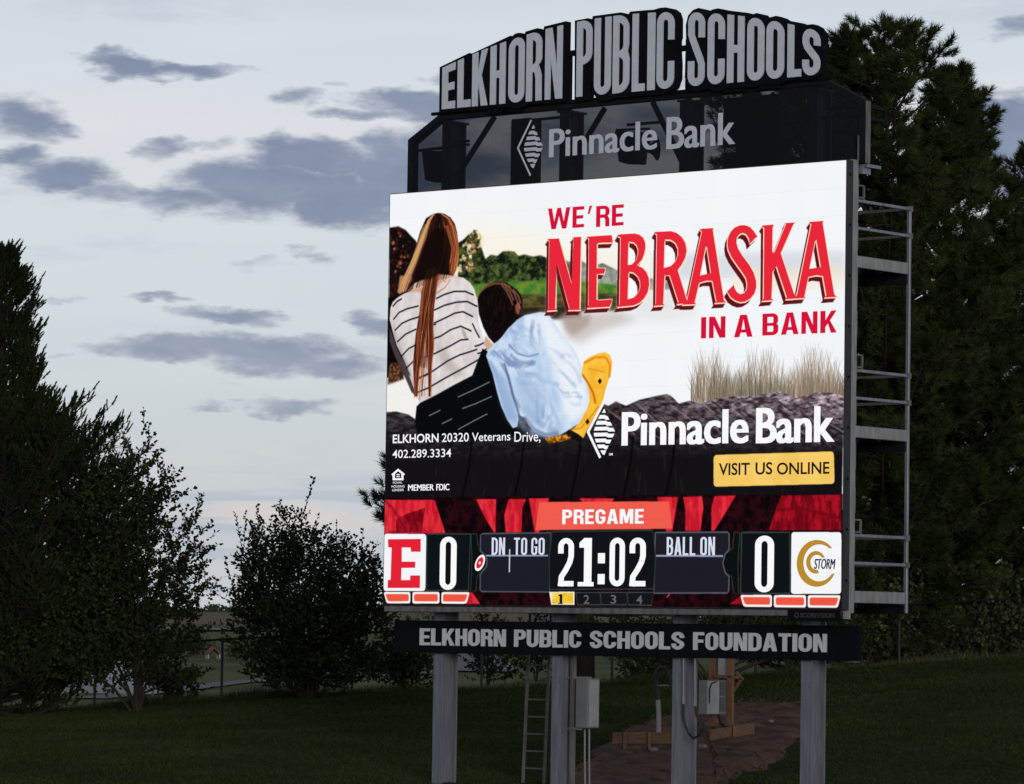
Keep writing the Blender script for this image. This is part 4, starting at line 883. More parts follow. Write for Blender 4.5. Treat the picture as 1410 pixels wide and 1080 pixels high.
mb = M(); mb.prism([[(0.11,1.3),(0.965,1.304),(0.966,1.051),(0.716,1.051),(0.706,1.134),(0.477,1.135),(0.483,0.858),(0.835,0.858),(0.829,0.738),(0.477,0.734),(0.473,0.497),(0.702,0.498),(0.709,0.588),(0.963,0.589),(0.96,0.343),(0.123,0.339),(0.128,0.496),(0.199,0.5),(0.211,1.135),(0.123,1.139)]], -.009, 0, True)
build('team_letter', mb, E_teamred, screen)
gword('score_digit', "0", *[(1.462,0.309),(1.886,1.344)], E_white, w=.34, t=.115, th=.095)
gword('score_digit', "0", *[(9.024,0.3),(9.454,1.337)], E_white, w=.34, t=.115, th=.095)
gword('panel_heading', "DN", *[(2.767,0.986),(3.1,1.323)], E_pale, w=.36, t=.12, th=.11)
gword('panel_heading', "TO", *[(3.321,0.986),(3.647,1.318)], E_pale, w=.36, t=.12, th=.11)
gword('panel_heading', "GO", *[(3.75,0.986),(4.078,1.316)], E_pale, w=.36, t=.12, th=.11)
gword('panel_heading', "BALL", *[(6.997,0.978),(7.662,1.318)], E_pale, w=.36, t=.12, th=.11)
gword('panel_heading', "ON", *[(7.776,0.977),(8.113,1.317)], E_pale, w=.36, t=.12, th=.11)
for ch, a_ in zip("21:02", [[(4.41,0.391),(4.794,1.308)],[(4.895,0.393),(5.277,1.307)],[(5.373,0.416),(5.542,1.292)],[(5.652,0.396),(6.016,1.311)],[(6.124,0.398),(6.51,1.309)]]):
    if ch == ':':
        (a0, a1), (b0, b1) = a_; h_ = b1-a1; mb = M()
        for lo, hi in ((.02, .24), (.47, .69)): build('colon_dot', M().prism([[(a0, a1+h_*lo), (a0, a1+h_*hi), (b0, a1+h_*hi), (b0, a1+h_*lo)]], -.009, 0, True), E_white, screen)
    else: gword('clock_digit', ch, *a_, E_white, w=.36, t=.125, th=.11)
gword('period_digit', "1", *[(4.42,0.053),(4.54,0.24)], E_dark, w=.5, t=.2, th=.12)
for ch, a_ in zip("234", [[(5.044,0.064),(5.181,0.23)],[(5.688,0.068),(5.824,0.233)],[(6.3,0.066),(6.443,0.23)]]): words('period_digit', ch, *a_, E_dim, .01)
# football mark
mb = M(); fc = (2.476,0.835)
def ell(cx_, cy_, a, b, ang, n=20): return [(cx_ + a*math.cos(t)*math.cos(ang) - b*math.sin(t)*math.sin(ang), cy_ + a*math.cos(t)*math.sin(ang) + b*math.sin(t)*math.cos(ang)) for t in [2*math.pi*i/n for i in range(n)]]
build('football_mark', M().prism([ell(*fc, .175, .105, 1.0)], -.007, 0, True), E_white, screen)
mb.prism([ell(*fc, .125, .07, 1.0), ell(*fc, .03, .02, 1.0)], -.010, 0, True)
build('football_mark', mb, E_teamred, screen)
# storm emblem: two open gold crescents round the word
def crescent(mb, c, ro, ri, off, a0, a1, sx, n=26):
    o = [(c[0] + ro*sx*math.cos(rad(a0+(a1-a0)*i/n)), c[1] + ro*math.sin(rad(a0+(a1-a0)*i/n))) for i in range(n+1)]
    i_ = [(c[0]+off[0] + ri*sx*math.cos(rad(a0+(a1-a0)*i/n)), c[1]+off[1] + ri*math.sin(rad(a0+(a1-a0)*i/n))) for i in range(n+1)]
    i_[0] = o[0]; i_[-1] = o[-1]
    mb.prism([o + i_[1:-1][::-1]], -.009, 0, True)
mb = M(); c_ = (10.402,0.83)
crescent(mb, c_, .425, .335, (.055, .01), 40, 335, 1.04)
c2_ = (10.383,0.849)
crescent(mb, c2_, .205, .135, (.022, -.0), 25, 290, 1.04)
build('storm_emblem', mb, E_gold, screen)
words('team_word', "STORM", *[(10.342,0.728),(10.817,0.912)], E_navy, .0, shear=.2, stem=.007)

# bolts down the cabinet's side, rear trim, lower ledge
for k in range(9):
    build('bolt', M().box((BW, .09, .5 + k*.92), (BW+.006, .14, .55 + k*.92)), M_black, board)
for u0, u1 in ((BW-.10, BW+.004), (-.004, .10)):
    build('rear_trim', M().box((u0, .20, -.06), (u1, .36, BH+.02)), M_alu, board)
for k in range(11):
    build('trim_clip', M().box((BW-.02, .36, .15 + k*.8), (BW, .385, .62 + k*.8)), M_galv2, board)
build('lower_ledge', M().box((0.02, .015, -.125), (BW-.10, .36, -.012)), M_galv2, board, bevel=.01)
build('ledge_bracket', M().box((BW-.02, .05, -.17), (BW+.03, .22, -.03)), M_alu, board)
build('rear_frame', M().box((.2, .36, -.1), (BW-.2, .50, .15)).box((.2, .36, BH-.25), (BW-.2, .50, BH)).box((.2, .36, 4.0), (BW-.2, .5, 4.2)), M_galv2, board)
pl = build('maker_plate', M().box((9.78, -.02, -.22), (BW-.06, .04, -.006)), M_black, board)
build('maker_name', type_mesh("SCOREVISION", *(10.064,-0.152,10.814,-0.067), -.024, .02), mat('dim_print', (.07, .07, .075), .8), pl)
build('maker_name', M().prism([ell(*(9.983,-0.11), .05, .05, 0), ell(*(9.983,-0.11), .03, .03, 0)], -.024, 0, True), bpy.data.materials['dim_print'], pl)

for u0, u1_ in ((.87, 1.10), (3.85, 4.08), (6.75, 6.98), (9.69, 9.92)):
    uc = (u0+u1_)/2; top_w = 9.55
    b_ = M().box((u0, .55, gz-.4), (u1_, .59, top_w)).box((u0, .98, gz-.4), (u1_, 1.02, top_w)).box((uc-.015, .59, gz-.4), (uc+.015, .98, top_w))
    p_ = build('support_post', b_, M_post, board)
    build('cap_plate', M().box((u0-.03, .5, top_w), (u1_+.03, 1.07, top_w+.04)), M_galv2, p_)
# rear catwalks on three levels with posts, rails and decks
for lv in (.345, 3.337, 6.43):
    cwk = build('catwalk', M().box((.02, .40, lv-.06), (BW-.04, 2.03, lv-.02)).box((.02, 2.0, lv-.40), (BW-.03, 2.05, lv-.06)).box((.02, 1.2, lv-.26), (BW-.06, 1.26, lv-.06)).box((.02, .5, lv-.30), (BW-.06, .56, lv-.06)), M_dsteel, board)
    for u in (BW-.03, .03): build('end_channel', M().box((u-.03, .36, lv-.22), (u+.03, 2.03, lv-.002)), M_alu, cwk, bevel=.01)
    for h in (1.0, .5):
        for u in (BW-.03, .03): build('handrail', M().box((u-.03, .37, lv+h-.028), (u+.03, 2.17, lv+h+.028)), M_galv, cwk, bevel=.008)
        build('handrail', M().box((.05, 2.10, lv+h-.025), (BW-.07, 2.14, lv+h+.025)), M_galv2, cwk)
    build('rail_bracket', M().box((BW-.05, .38, lv+1.05), (BW-.02, .62, lv+1.08)).box((BW-.05, .58, lv+1.0), (BW-.02, .62, lv+1.30)).box((BW-.05, .38, lv+1.27), (BW-.02, .62, lv+1.30)), M_galv2, cwk)
for u in (.03, 3.66, 7.3, BW-.03):
    build('catwalk_upright', M().box((u-.035, 2.055, -.04), (u+.035, 2.115, 7.44)), M_galv, board, bevel=.008)

for lv in (.345, 3.337, 6.43):
    for u in (BW-.03,):
        for h in (1.0, .5): build('clamp', M().box((u-.045, 2.03, lv+h-.05), (u+.045, 2.14, lv+h+.05)), M_galv2, board)
for (u0, u1_) in ((.87, 1.10), (3.85, 4.08), (6.75, 6.98), (9.69, 9.92)):
    for wz in (-.36, -.85):
        build('sign_clamp', M().box((u0-.03, .545, wz-.03), (u1_+.03, .60, wz+.03)), M_galv2, board)
    for k, wz in enumerate((-1.35, -1.42)):
        for du in (.04, .19): build('bolt', M().tube([(u0+du, .535, wz), (u0+du, .552, wz)], .014, 6), M_galv2, board)
# ================================================================ name sign along the top
sign = bthing('name_sign', 'arched black sign with large grey raised capitals along the very top of the scoreboard', 'sign', 5.5, .33, 9.75)
def topw(u): return 11.285 - .0332 * (u - 5.55)**2
BASE = 9.79
SHELL = [[(0.963,10.639),(1.721,10.862),(1.755,10.834),(2.762,11.119),(2.807,11.099),(2.865,11.143),(2.956,11.159),(3.054,11.145),(3.117,11.11),(3.136,11.165),(3.432,11.211),(3.527,11.189),(3.589,11.139),(3.598,11.227),(4.137,11.286),(4.123,9.72),(3.215,9.733),(3.139,9.694),(2.933,9.66),(2.777,9.705),(2.699,9.721),(0.967,9.717)],[(4.36,11.279),(4.682,11.299),(4.775,11.255),(4.801,11.329),(5.481,11.343),(5.663,11.292),(5.703,11.339),(6.118,11.332),(6.269,11.326),(6.408,11.348),(6.548,11.347),(6.687,11.312),(6.795,11.236),(6.843,11.109),(6.844,10.756),(6.822,10.698),(6.825,10.505),(6.848,10.236),(6.843,9.976),(6.772,9.803),(6.643,9.731),(6.505,9.711),(6.412,9.681),(6.226,9.702),(5.993,9.704),(5.848,9.702),(5.35,9.705),(5.214,9.664),(5.041,9.67),(4.902,9.745),(4.827,9.859),(4.787,10.058),(4.736,10.077),(4.724,9.711),(4.379,9.706)],[(7.043,10.703),(7.03,10.964),(7.082,11.145),(7.195,11.239),(7.323,11.269),(7.47,11.23),(7.563,11.163),(7.639,11.208),(7.776,11.222),(7.903,11.193),(7.976,11.142),(8.017,11.161),(8.469,11.078),(8.537,11.032),(8.671,11.057),(8.815,11.019),(8.91,10.916),(8.994,10.952),(9.118,10.967),(9.266,10.915),(9.333,10.869),(9.687,10.785),(9.706,10.696),(9.819,10.741),(9.951,10.741),(10.083,10.672),(10.163,10.549),(10.182,10.429),(10.171,9.978),(10.129,9.808),(9.995,9.728),(9.798,9.717),(9.71,9.745),(9.41,9.739),(9.313,9.703),(9.136,9.679),(8.922,9.717),(8.691,9.669),(8.422,9.689),(7.962,9.69),(7.858,9.664),(7.699,9.665),(7.562,9.73),(7.471,9.715),(7.334,9.677),(7.173,9.722),(7.066,9.848),(7.022,9.981),(7.03,10.388)]]
shells = []
for c in SHELL:
    shells.append(build('word_shell', M().prism([c], .33, .50), M_navy, sign))
LET = [[('E',609.4,627),('L',630.5,648.2),('K',650.6,671.2),('H',675.4,696),('O',700.6,722),('R',724.9,746),('N',750.8,774.2)],[('P',794,815),('U',818.4,841),('B',843.9,866.5),('L',870.5,887.6),('I',891.6,901.6),('C',904.4,928)],[('S',947.4,970),('C',974.4,997.4),('H',1001.3,1024.4),('O',1028.9,1052),('O',1055.3,1079.4),('L',1084.4,1103.2),('S',1105,1129.4)]]
def ux(px, ref=110.): return None
LU = [[('E',1.053,1.384),('L',1.449,1.779),('K',1.824,2.206),('H',2.283,2.662),('O',2.746,3.137),('R',3.19,3.572),('N',3.659,4.08)],[('P',4.434,4.807),('U',4.867,5.266),('B',5.317,5.712),('L',5.782,6.08),('I',6.149,6.322),('C',6.37,6.776)],[('S',7.108,7.492),('C',7.567,7.955),('H',8.02,8.407),('O',8.482,8.866),('O',8.92,9.318),('L',9.4,9.707),('S',9.737,10.133)]]
for sh_, word in zip(shells, LU):
    for ch, a, b in word:
        hh = topw((a+b)/2) - BASE; wd = (b-a)/hh; t_ = .142/hh; th_ = .145/hh
        if ch == 'I': t_ = wd
        mb = M()
        for s_ in glyph(ch, wd, t_, th_):
            mb.prism([[(a + x*hh, BASE + y*(topw(a + x*hh) - BASE)) for x, y in c] for c in s_], .305, .329)
        build('letter', mb, M_letter, sh_)
for u0 in (.98, 3.965, 6.865, 9.8):
    build('mast', M().box((u0-.05, .62, 9.6), (u0+.05, .72, 10.75)), M_dsteel, sign)
build('connector', M().box((3.9, .40, 10.62), (4.4, .50, 10.72)), M_black, sign)
build('connector', M().box((6.3, .40, 10.50), (7.1, .50, 10.60)), M_black, sign)
build('connector', M().box((.7, .40, 9.70), (10.3, .46, 9.76)), M_black, sign)
for u in (2.2, 2.55, 7.9, 8.7): build('base_bracket', M().box((u, .36, 9.62), (u+.5, .56, 9.80)), M_black, sign)

# ================================================================ sponsor banner: dark perforated mesh in a steel frame
ban = bthing('sponsor_banner', 'see-through dark mesh banner with bank name between the top lettering and the lit screen', 'banner', 5.55, .43, 8.15)
def mesh_material():
    m = bpy.data.materials.new('dark_mesh_fabric'); m.use_nodes = True; t = m.node_tree; b = t.nodes['Principled BSDF']
    b.inputs['Base Color'].default_value = (.012, .014, .020, 1); b.inputs['Roughness'].default_value = .9; b.inputs['Specular IOR Level'].default_value = .1
    tr = t.nodes.new('ShaderNodeBsdfTransparent'); tr.inputs[0].default_value = (.92, .95, 1, 1); mx = t.nodes.new('ShaderNodeMixShader')
    co = t.nodes.new('ShaderNodeTexCoord'); wv = t.nodes.new('ShaderNodeTexWave'); wv.inputs['Scale'].default_value = 9; wv.inputs['Distortion'].default_value = .3
    t.links.new(co.outputs['Object'], wv.inputs['Vector'])
    mr = t.nodes.new('ShaderNodeMapRange'); mr.inputs[3].default_value = .86; mr.inputs[4].default_value = .90; t.links.new(wv.outputs['Fac'], mr.inputs[0])
    t.links.new(mr.outputs[0], mx.inputs[0]); t.links.new(tr.outputs[0], mx.inputs[1]); t.links.new(b.outputs[0], mx.inputs[2])
    t.links.new(mx.outputs[0], t.nodes['Material Output'].inputs['Surface'])
    return m
M_mesh = mesh_material()
OUT = [(.08, 8.12), (.08, 9.262), (.89, 9.715), (10.165, 9.73), (11.06, 9.268), (11.06, 8.12)]
INN = [(.22, 8.2), (.22, 9.18), (.93, 9.60), (10.12, 9.62), (10.93, 9.19), (10.93, 8.2)]
for i in range(6):
    j = (i+1) % 6
    build('frame_bar', M().prism([[OUT[i], OUT[j], INN[j], INN[i]]], .43, .60), M_dsteel if i else M_dsteel, ban)
build('edge_trim', M().box((11.06, .45, 8.12), (11.068, .60, 9.26)), M_galv2, ban)
mb = M().prism([INN], .450, 0, True); build('mesh_panel', mb, M_mesh, ban)
for a, b in [((2.003,9.63),(1.074,8.522)),((4.759,9.608),(4.394,9.14)),((4.394,9.14),(3.834,8.385)),((5.918,9.638),(6.664,8.394)),((8.708,9.601),(9.614,8.401))]:
    build('brace', M().bar((a[0], .8, a[1]), (b[0], .8, b[1]), .08), M_dsteel, ban)
for a, b in [((0.029,9.071),(1.427,9.111)),((9.888,9.046),(10.793,9.024)),((10.072,9.203),(10.654,9.202)),((3.098,9.487),(4.037,9.493)),((5.372,9.232),(6.226,9.23)),((1.05,9.179),(1.425,9.183))]:
    build('brace', M().bar((a[0], .72, a[1]), (b[0], .72, b[1]), .05), M_dsteel, ban)
for pts_ in ([(11.0, .6, 9.17), (11.0, 1.15, 9.17)], [(11.0, 1.15, 9.17), (11.0, 1.15, 8.96)], [(11.0, 1.15, 8.96), (11.0, .6, 8.96)]):
    build('side_bracket', M().bar(*pts_, .06), M_dsteel, ban)
build('corner_plate', M().box((10.9, .5, 8.05), (11.07, .95, 8.11)).box((10.9, .45, 7.93), (11.0, .72, 8.05)), M_galv, ban)
def bwords(text, a, b, bold, m=None, name='lettering', stem=0.):
    return build(name, type_mesh(text, a[0], a[1], b[0], b[1], .441, bold, stem=stem), m or M_letter, ban)
bwords("Pinnacle", *[(3.676,8.677),(6.311,9.23)], .006, stem=.016)
bwords("Bank", *[(6.522,8.65),(8.139,9.264)], .006, stem=.016)
bwords("MEMBER FDIC", *[(7.485,8.509),(8.149,8.588)], .0, M_galv2)
q = [(3.227,9.442),(2.897,8.912),(3.226,8.358),(3.285,9.339),(3.536,8.905),(3.291,8.475),(3.056,8.915)]
build('bank_emblem', diamond(M(), q[:3], q[3], q[4], q[5], q[6][0], .441, .04), M_letter, ban)

u2 = 7.902
t = bthing('equipment_cabinet', 'wide dark equipment cabinet behind the banner right of the word Bank', 'cabinet', u2, 1.3, 8.2)
build('cabinet_body', M().box((u2-.62, 1.2, 8.15), (u2+.62, 1.6, 9.66)), M_spk, t, bevel=.02)
for k in (-1, 1): build('door', M().box((u2+k*.30-.27, 1.18, 8.22), (u2+k*.30+.27, 1.199, 9.60)), M_black, t)
# loudspeakers hung behind the banner
def speaker(label, u, w_, v=1.15, sc=1., yaw=.25):
    t = thing('loudspeaker', label, 'loudspeaker', wpt(u, v, w_), -TH + yaw, 'loudspeakers hung behind the banner')
    W2 = .30*sc
    mb = M().prism([[(-W2*1.1, .38*sc), (W2*1.05, .33*sc), (W2*.8, -.36*sc), (-W2*.75, -.33*sc)]], -.2, .25)
    build('cabinet', mb, M_spk, t, bevel=.02)
    mb = M(); n = 16
    prof = [(.06, .0), (.10, .12), (.18, .22), (.27, .28)]
    for r_, d_ in prof:
        for k in range(n): a = 2*math.pi*k/n; mb.v.append((W2*1.1 + d_*sc, math.sin(a)*r_*sc*.8, -.04*sc + math.cos(a)*r_*sc))
    for i in range(3):
        for k in range(n): mb.f.append((i*n+k, i*n+(k+1) % n, (i+1)*n+(k+1) % n, (i+1)*n+k))
    build('horn', mb, M_spk, t, smooth=True)
    build('yoke', M().bar((-W2*1.3, 0, .42*sc), (W2*1.4, 0, .42*sc), .04).bar((W2*1.4, 0, .42*sc), (W2*1.4, 0, -.1*sc), .03), M_dsteel, t)
for lab, px_ in zip(('black loudspeaker behind the banner mesh near its left end', 'black loudspeaker behind the banner mesh below the word Pinnacle'), [(0.262,8.78),(5.155,8.845)]):
    speaker(lab, px_[0], px_[1], sc=.86)
t = thing('loudspeaker', 'stack of three rounded horn speakers behind the banner mesh at its right', 'loudspeaker', wpt(8.797, .95, 8.775), -TH, 'loudspeakers hung behind the banner')
for k in range(3):
    mb = M(); n = 14; z0 = .42 - k*.42
    for r_, d_ in ((.05, -.02), (.17, .02), (.21, .10), (.19, .20), (.05, .30)):
        for i in range(n): a = 2*math.pi*i/n; mb.v.append((d_ + .03, math.sin(a)*r_, z0 + math.cos(a)*r_))
    for i in range(4):
        for j in range(n): mb.f.append((i*n+j, i*n+(j+1) % n, (i+1)*n+(j+1) % n, (i+1)*n+j))
    build('horn', mb, M_horn, t, smooth=True)
build('cabinet', M().box((-.42, -.05, -.68), (.03, .35, .68)), M_spk, t)
t = bthing('equipment_cabinet', 'narrow dark equipment cabinet standing behind the banner emblem', 'cabinet', 2.327, 1.3, 8.2)
u_ = 2.327
build('cabinet_body', M().box((u_-.24, 1.2, 8.15), (u_+.24, 1.6, 9.62)), M_spk, t, bevel=.02)
build('door', M().box((u_-.21, 1.18, 8.22), (u_+.21, 1.199, 9.55)), M_black, t)

# ================================================================ sign under the screen
fs = bthing('foundation_sign', 'long black sign board with grey block capitals hanging below the lit screen', 'sign', 5.485, .43, -.92)
build('sign_panel', M().box((-.063, .43, -.923), (11.033, .545, -.288)), M_navy, fs, bevel=.008)
for text, (a, b) in zip(("ELKHORN", "PUBLIC", "SCHOOLS", "FOUNDATION"), [[(0.618,-0.774),(2.802,-0.443)],[(3.017,-0.777),(4.655,-0.444)],[(4.881,-0.786),(7.109,-0.444)],[(7.325,-0.786),(10.346,-0.44)]]):
    gl, W = layout(text, w=.60, t=.2, th=.175, gap=.085, widths={'L': .52, 'E': .54, 'F': .52, 'T': .58, 'A': .66, 'K': .64, 'N': .62, 'I': .2}); s_ = (b[0]-a[0])/W
    z0, z1 = -.774, -.442
    for ch, x0, shapes in gl:
        mb = M()
        for sh in shapes: mb.prism([[(a[0] + (x0+x)*s_, z0 + y*(z1-z0)) for x, y in c] for c in sh], .405, .429)
        build('letter', mb, M_letter2, fs)

# ================================================================ ladder and electrical gear at the posts
lad = bthing('ladder', 'slim grey ladder leaning up to the lowest catwalk between the two left posts', 'ladder', 2.35, 1.9, -3.36)
for du in (0, .53): build('ladder_rail', M().bar((2.08+du, 1.9, -3.45), (2.14+du, 2.0, .3), .035, .055), M_galv2, lad)
for k in range(12):
    z = -3.16 + k*.338; f_ = (z+3.45)/3.75; build('rung', M().bar((2.09 + .06*f_, 1.9+.1*f_, z), (2.60 + .06*f_, 1.9+.1*f_, z), .028), M_galv2, lad)
(ca, cb), (cc, cd) = [(4.244,-1.355),(4.544,-2.306)]
cab = bthing('electrical_cabinet', 'tall narrow pale grey electrical cabinet strapped to the second post from the left', 'cabinet', ca+.15, .95, cd)
build('cabinet_body', M().box((ca, .80, cd), (cc, 1.16, cb)), M_box, cab, bevel=.012)
build('cabinet_door', M().box((cc, .83, cd+.03), (cc+.012, 1.13, cb-.03)), M_boxw, cab)
build('mounting_strut', M().box((4.0, .86, cb-.02), (cc, .90, cb+.03)), M_galv, cab)
build('mounting_strut', M().box((4.0, .86, cd-.04), (ca+.1, .90, cd+.01)), M_galv, cab)
build('mounting_rail', M().box((4.10, .80, -3.6), (4.15, .88, cb+.45)), M_galv2, cab)
for du, zb in ((.09, -3.5), (.20, -3.55)): build('conduit', M().tube([(ca+du, .98, cd), (ca+du+.01, .98, (cd+zb)/2), (ca+du+.03, .98, zb)], .018), M_pvc, cab)

# conduits and looping cables on the third post
cds = bthing('cable_run', 'two thin conduits with black cables looping down beside the third post', 'cable', 7.05, .8, -2.2)
for (a_, b_) in [((7.036,-0.911),(7.05,-1.764)),((7.307,-0.907),(7.321,-1.799))]:
    v_ = .5
    build('conduit', M().tube([(a_[0], v_, -.9), (b_[0], v_, b_[1])], .017), M_pvc, cds)
    build('coupling', M().tube([(b_[0], v_, b_[1]+.12), (b_[0], v_, b_[1]-.02)], .028), M_pvc, cds)
for pts_ in [[(7.05,-1.764),(7.053,-1.994),(7.09,-2.169),(7.177,-2.329),(7.297,-2.42),(7.414,-2.363),(7.513,-2.226),(7.528,-2.118)],[(7.321,-1.799),(7.357,-1.974),(7.427,-2.134),(7.462,-2.241)]]:
    build('cable', M().tube([(u, .5, w_) for u, w_ in pts_], .024, 6), M_cable, cds)

# timber stand with vented enclosure, further back
V0 = 12.2
def Q(p): return (p[0], V0, p[1])
PP = {'p1a':(-0.523,-0.883),'p1b':(-0.368,-2.639),'p2a':(-1.181,-0.893),'p2b':(-0.982,-1.5),'vn1':(-0.493,-2.227),'pn0':(-0.844,-1.37),'pn1':(-0.493,-0.883),'pl0':(-1.086,-2.498),'pl1':(-0.609,-2.422)}
zg = PP['p1b'][1]
stand = bthing('timber_stand', 'rough timber stand of raw posts behind the third post carrying grey power boxes', 'stand', PP['p1a'][0], V0, zg)
build('timber_post', M().box((PP['p1a'][0], V0, zg-.1), (PP['p1b'][0]-.02, V0+.09, PP['p1a'][1]+.5)), M_wood2, stand)
build('timber_post', M().box((PP['p2a'][0], V0+.2, zg-.1), (PP['p2b'][0], V0+.32, PP['p2a'][1]+.5)), M_wood2, stand)
build('back_panel', M().box((PP['pn0'][0], V0+.1, PP['pn0'][1]), (PP['pn1'][0], V0+.14, PP['pn1'][1]+.5)), M_boxw, stand)
build('crossbar', M().bar(*[(-0.881,12.25,-1.386),(-0.264,12.25,-1.407)], .10, .06), M_wood, stand)
build('diagonal_brace', M().bar(*[(-0.218,12.35,-1.422),(-0.529,12.35,-1.812)], .05), M_wood2, stand)
build('diagonal_brace', M().bar(*[(-0.378,12.35,-1.297),(-0.198,12.35,-1.454)], .05), M_wood2, stand)
build('shelf', M().bar(*[(-1.053,12.1,-2.448),(-0.1,12.1,-2.456)], .12, .06), M_wood, stand)
for px_ in [[(-1.012,12.1,-2.495),(-1.01,12.1,-2.623)],[(-0.594,12.1,-2.485),(-0.592,12.1,-2.612)],[(-0.139,12.1,-2.473),(-0.137,12.1,-2.6)]]: build('block', M().bar(*px_, .16, .16), M_wood3, stand)
bx = bthing('power_box', 'pale grey vented power box with black lead mounted on the timber stand', 'box', *(-0.775,11.48,-2.23))
(x0, z0), (x1, z1) = [(-0.775,-2.23),(-0.529,-1.477)]
build('box_body', M().box((x0, V0-.72, z0), (x1, V0+.0, z1)), M_box, bx, bevel=.015)
build('box_side', M().box((x1, V0-.72, z0+.02), (x1+.012, V0-.30, z1-.02)), M_boxw, bx)
for zz in (z0+.07, z0+.42):
    vg = build('vent_grille', M().box((x1, V0-.26, zz), (x1+.015, V0-.05, zz+.30)), M_vent, bx)
    for k in range(6): build('louvre', M().box((x1+.015, V0-.25, zz+.02+k*.047), (x1+.028, V0-.06, zz+.035+k*.047)), M_box, vg)
build('lead', M().tube([(x1+.04, V0-.68, z1-.5), (x1+.05, V0-.7, z1-.2), (x1+.05, V0-.62, z1-.06), (x1+.04, V0-.45, z1-.03)], .014), M_cable, bx)
build('feed_cable', M().tube([(x1, V0-.3, z0), (x1+.02, V0-.25, z0-.15), (x1+.05, V0-.1, z0-.3), (x1, V0, zg+.1)], .03), M_cable, bx)
pipe = bthing('conduit_arch', 'dark flexible pipe rising from the soil in an arch left of the third post', 'pipe', -1.466, 11., -2.626)
build('flexible_pipe', M().tube([(-1.517,11.0,-1.942),(-1.561,11.0,-1.704),(-1.585,11.0,-1.465),(-1.548,11.0,-1.289),(-1.449,11.0,-1.207),(-1.329,11.0,-1.221),(-1.227,11.0,-1.347),(-1.164,11.0,-1.537),(-1.12,11.0,-1.774)], .045, 8), M_cable, pipe)
build('rigid_pipe', M().tube([(-1.485,11.0,-2.69),(-1.492,11.0,-2.26),(-1.517,11.0,-1.926)], .055, 8), M_pvc, pipe)
build('strap', M().bar(*[(-1.563,11.0,-1.608),(-1.163,11.0,-1.6)], .03), M_galv2, pipe)

# timber formwork boards staked in the soil
def formwork(label, A, B_, h, nst, lo=0.):
    v = 7.0 if A[1] < 9 else 10.5
    t = thing('formwork_board', label, 'board', (A[2], A[3], ground(A[2], A[3])), 0, 'formwork boards staked round the bare soil')
    dx, dy = B_[2]-A[2], B_[3]-A[3]; L_ = math.hypot(dx, dy); ex, ey = dx/L_, dy/L_; z1 = ground(B_[2], B_[3]) - ground(A[2], A[3])
    build('plank', M().bar((0, 0, h), (dx, dy, z1+h), .05, .24), M_wood, t)
    build('plank', M().bar((-.02, .03, h-.24), (dx-.02, dy+.03, z1+h-.24), .04, .16), M_wood3, t)
    for k in range(nst):
        f_ = (k+.5)/nst; x, y, z = dx*f_ + ey*.06, dy*f_ - ex*.06, z1*f_
        build('stake', M().bar((x, y, z-.2), (x, y, z+h+.12), .09, .06), M_wood2, t)
    return t
g1, g2, g3, g4 = [(2.24,86.6,2.24,86.6),(3.81,86.5,3.81,86.5),(4.39,88.0,4.39,88.0),(5.4,89.45,5.4,89.45)]
formwork('long timber formwork board with stakes lying left of the third post', g1, g2, .30, 3)
formwork('short timber formwork board on the soil right of the third post', g3, g4, .20, 1)

# ================================================================ vegetation
def rot_basis(ax):
    """two unit vectors perpendicular to each axis (n,3)"""
    up = np.where(np.abs(ax[:, 2:3]) < .9, np.array([[0, 0, 1.]]), np.array([[1., 0, 0]]))
    a = np.cross(ax, up); a /= np.linalg.norm(a, axis=1, keepdims=True) + 1e-9
    return a, np.cross(ax, a)
def needles(O, A, ln, nn=26, spread=(.35, 1.0), wd=.011, seed=0, shaft=.22):
    """tufts: origins O, axes A (unit), needle length ln"""
    r_ = np.random.default_rng(seed); T = len(O)
    a, b = rot_basis(A)
    ph = r_.random((T, nn)) * 2*np.pi; th = spread[0] + (spread[1]-spread[0]) * r_.random((T, nn)); pos = r_.random((T, nn))
    th = th * (1.1 - .75*pos)
    d = A[:, None]*np.cos(th)[..., None] + (a[:, None]*np.cos(ph)[..., None] + b[:, None]*np.sin(ph)[..., None]) * np.sin(th)[..., None]
    L_ = ln * (.75 + .5*r_.random((T, nn)))[..., None]
    base = O[:, None] + A[:, None] * (pos*shaft)[..., None]
    s_ = np.cross(d.reshape(-1, 3), r_.normal(size=(T*nn, 3))); s_ /= np.linalg.norm(s_, axis=1, keepdims=True) + 1e-9; s_ = s_.reshape(T, nn, 3) * wd
    V = np.stack([base - s_, base + s_, base + d*L_], 2).reshape(-1, 3)
    return V, np.arange(len(V)).reshape(-1, 3)
def trunk_mesh(pts, r0, r1, k=8): return M().tube(pts, r0, k, r1)

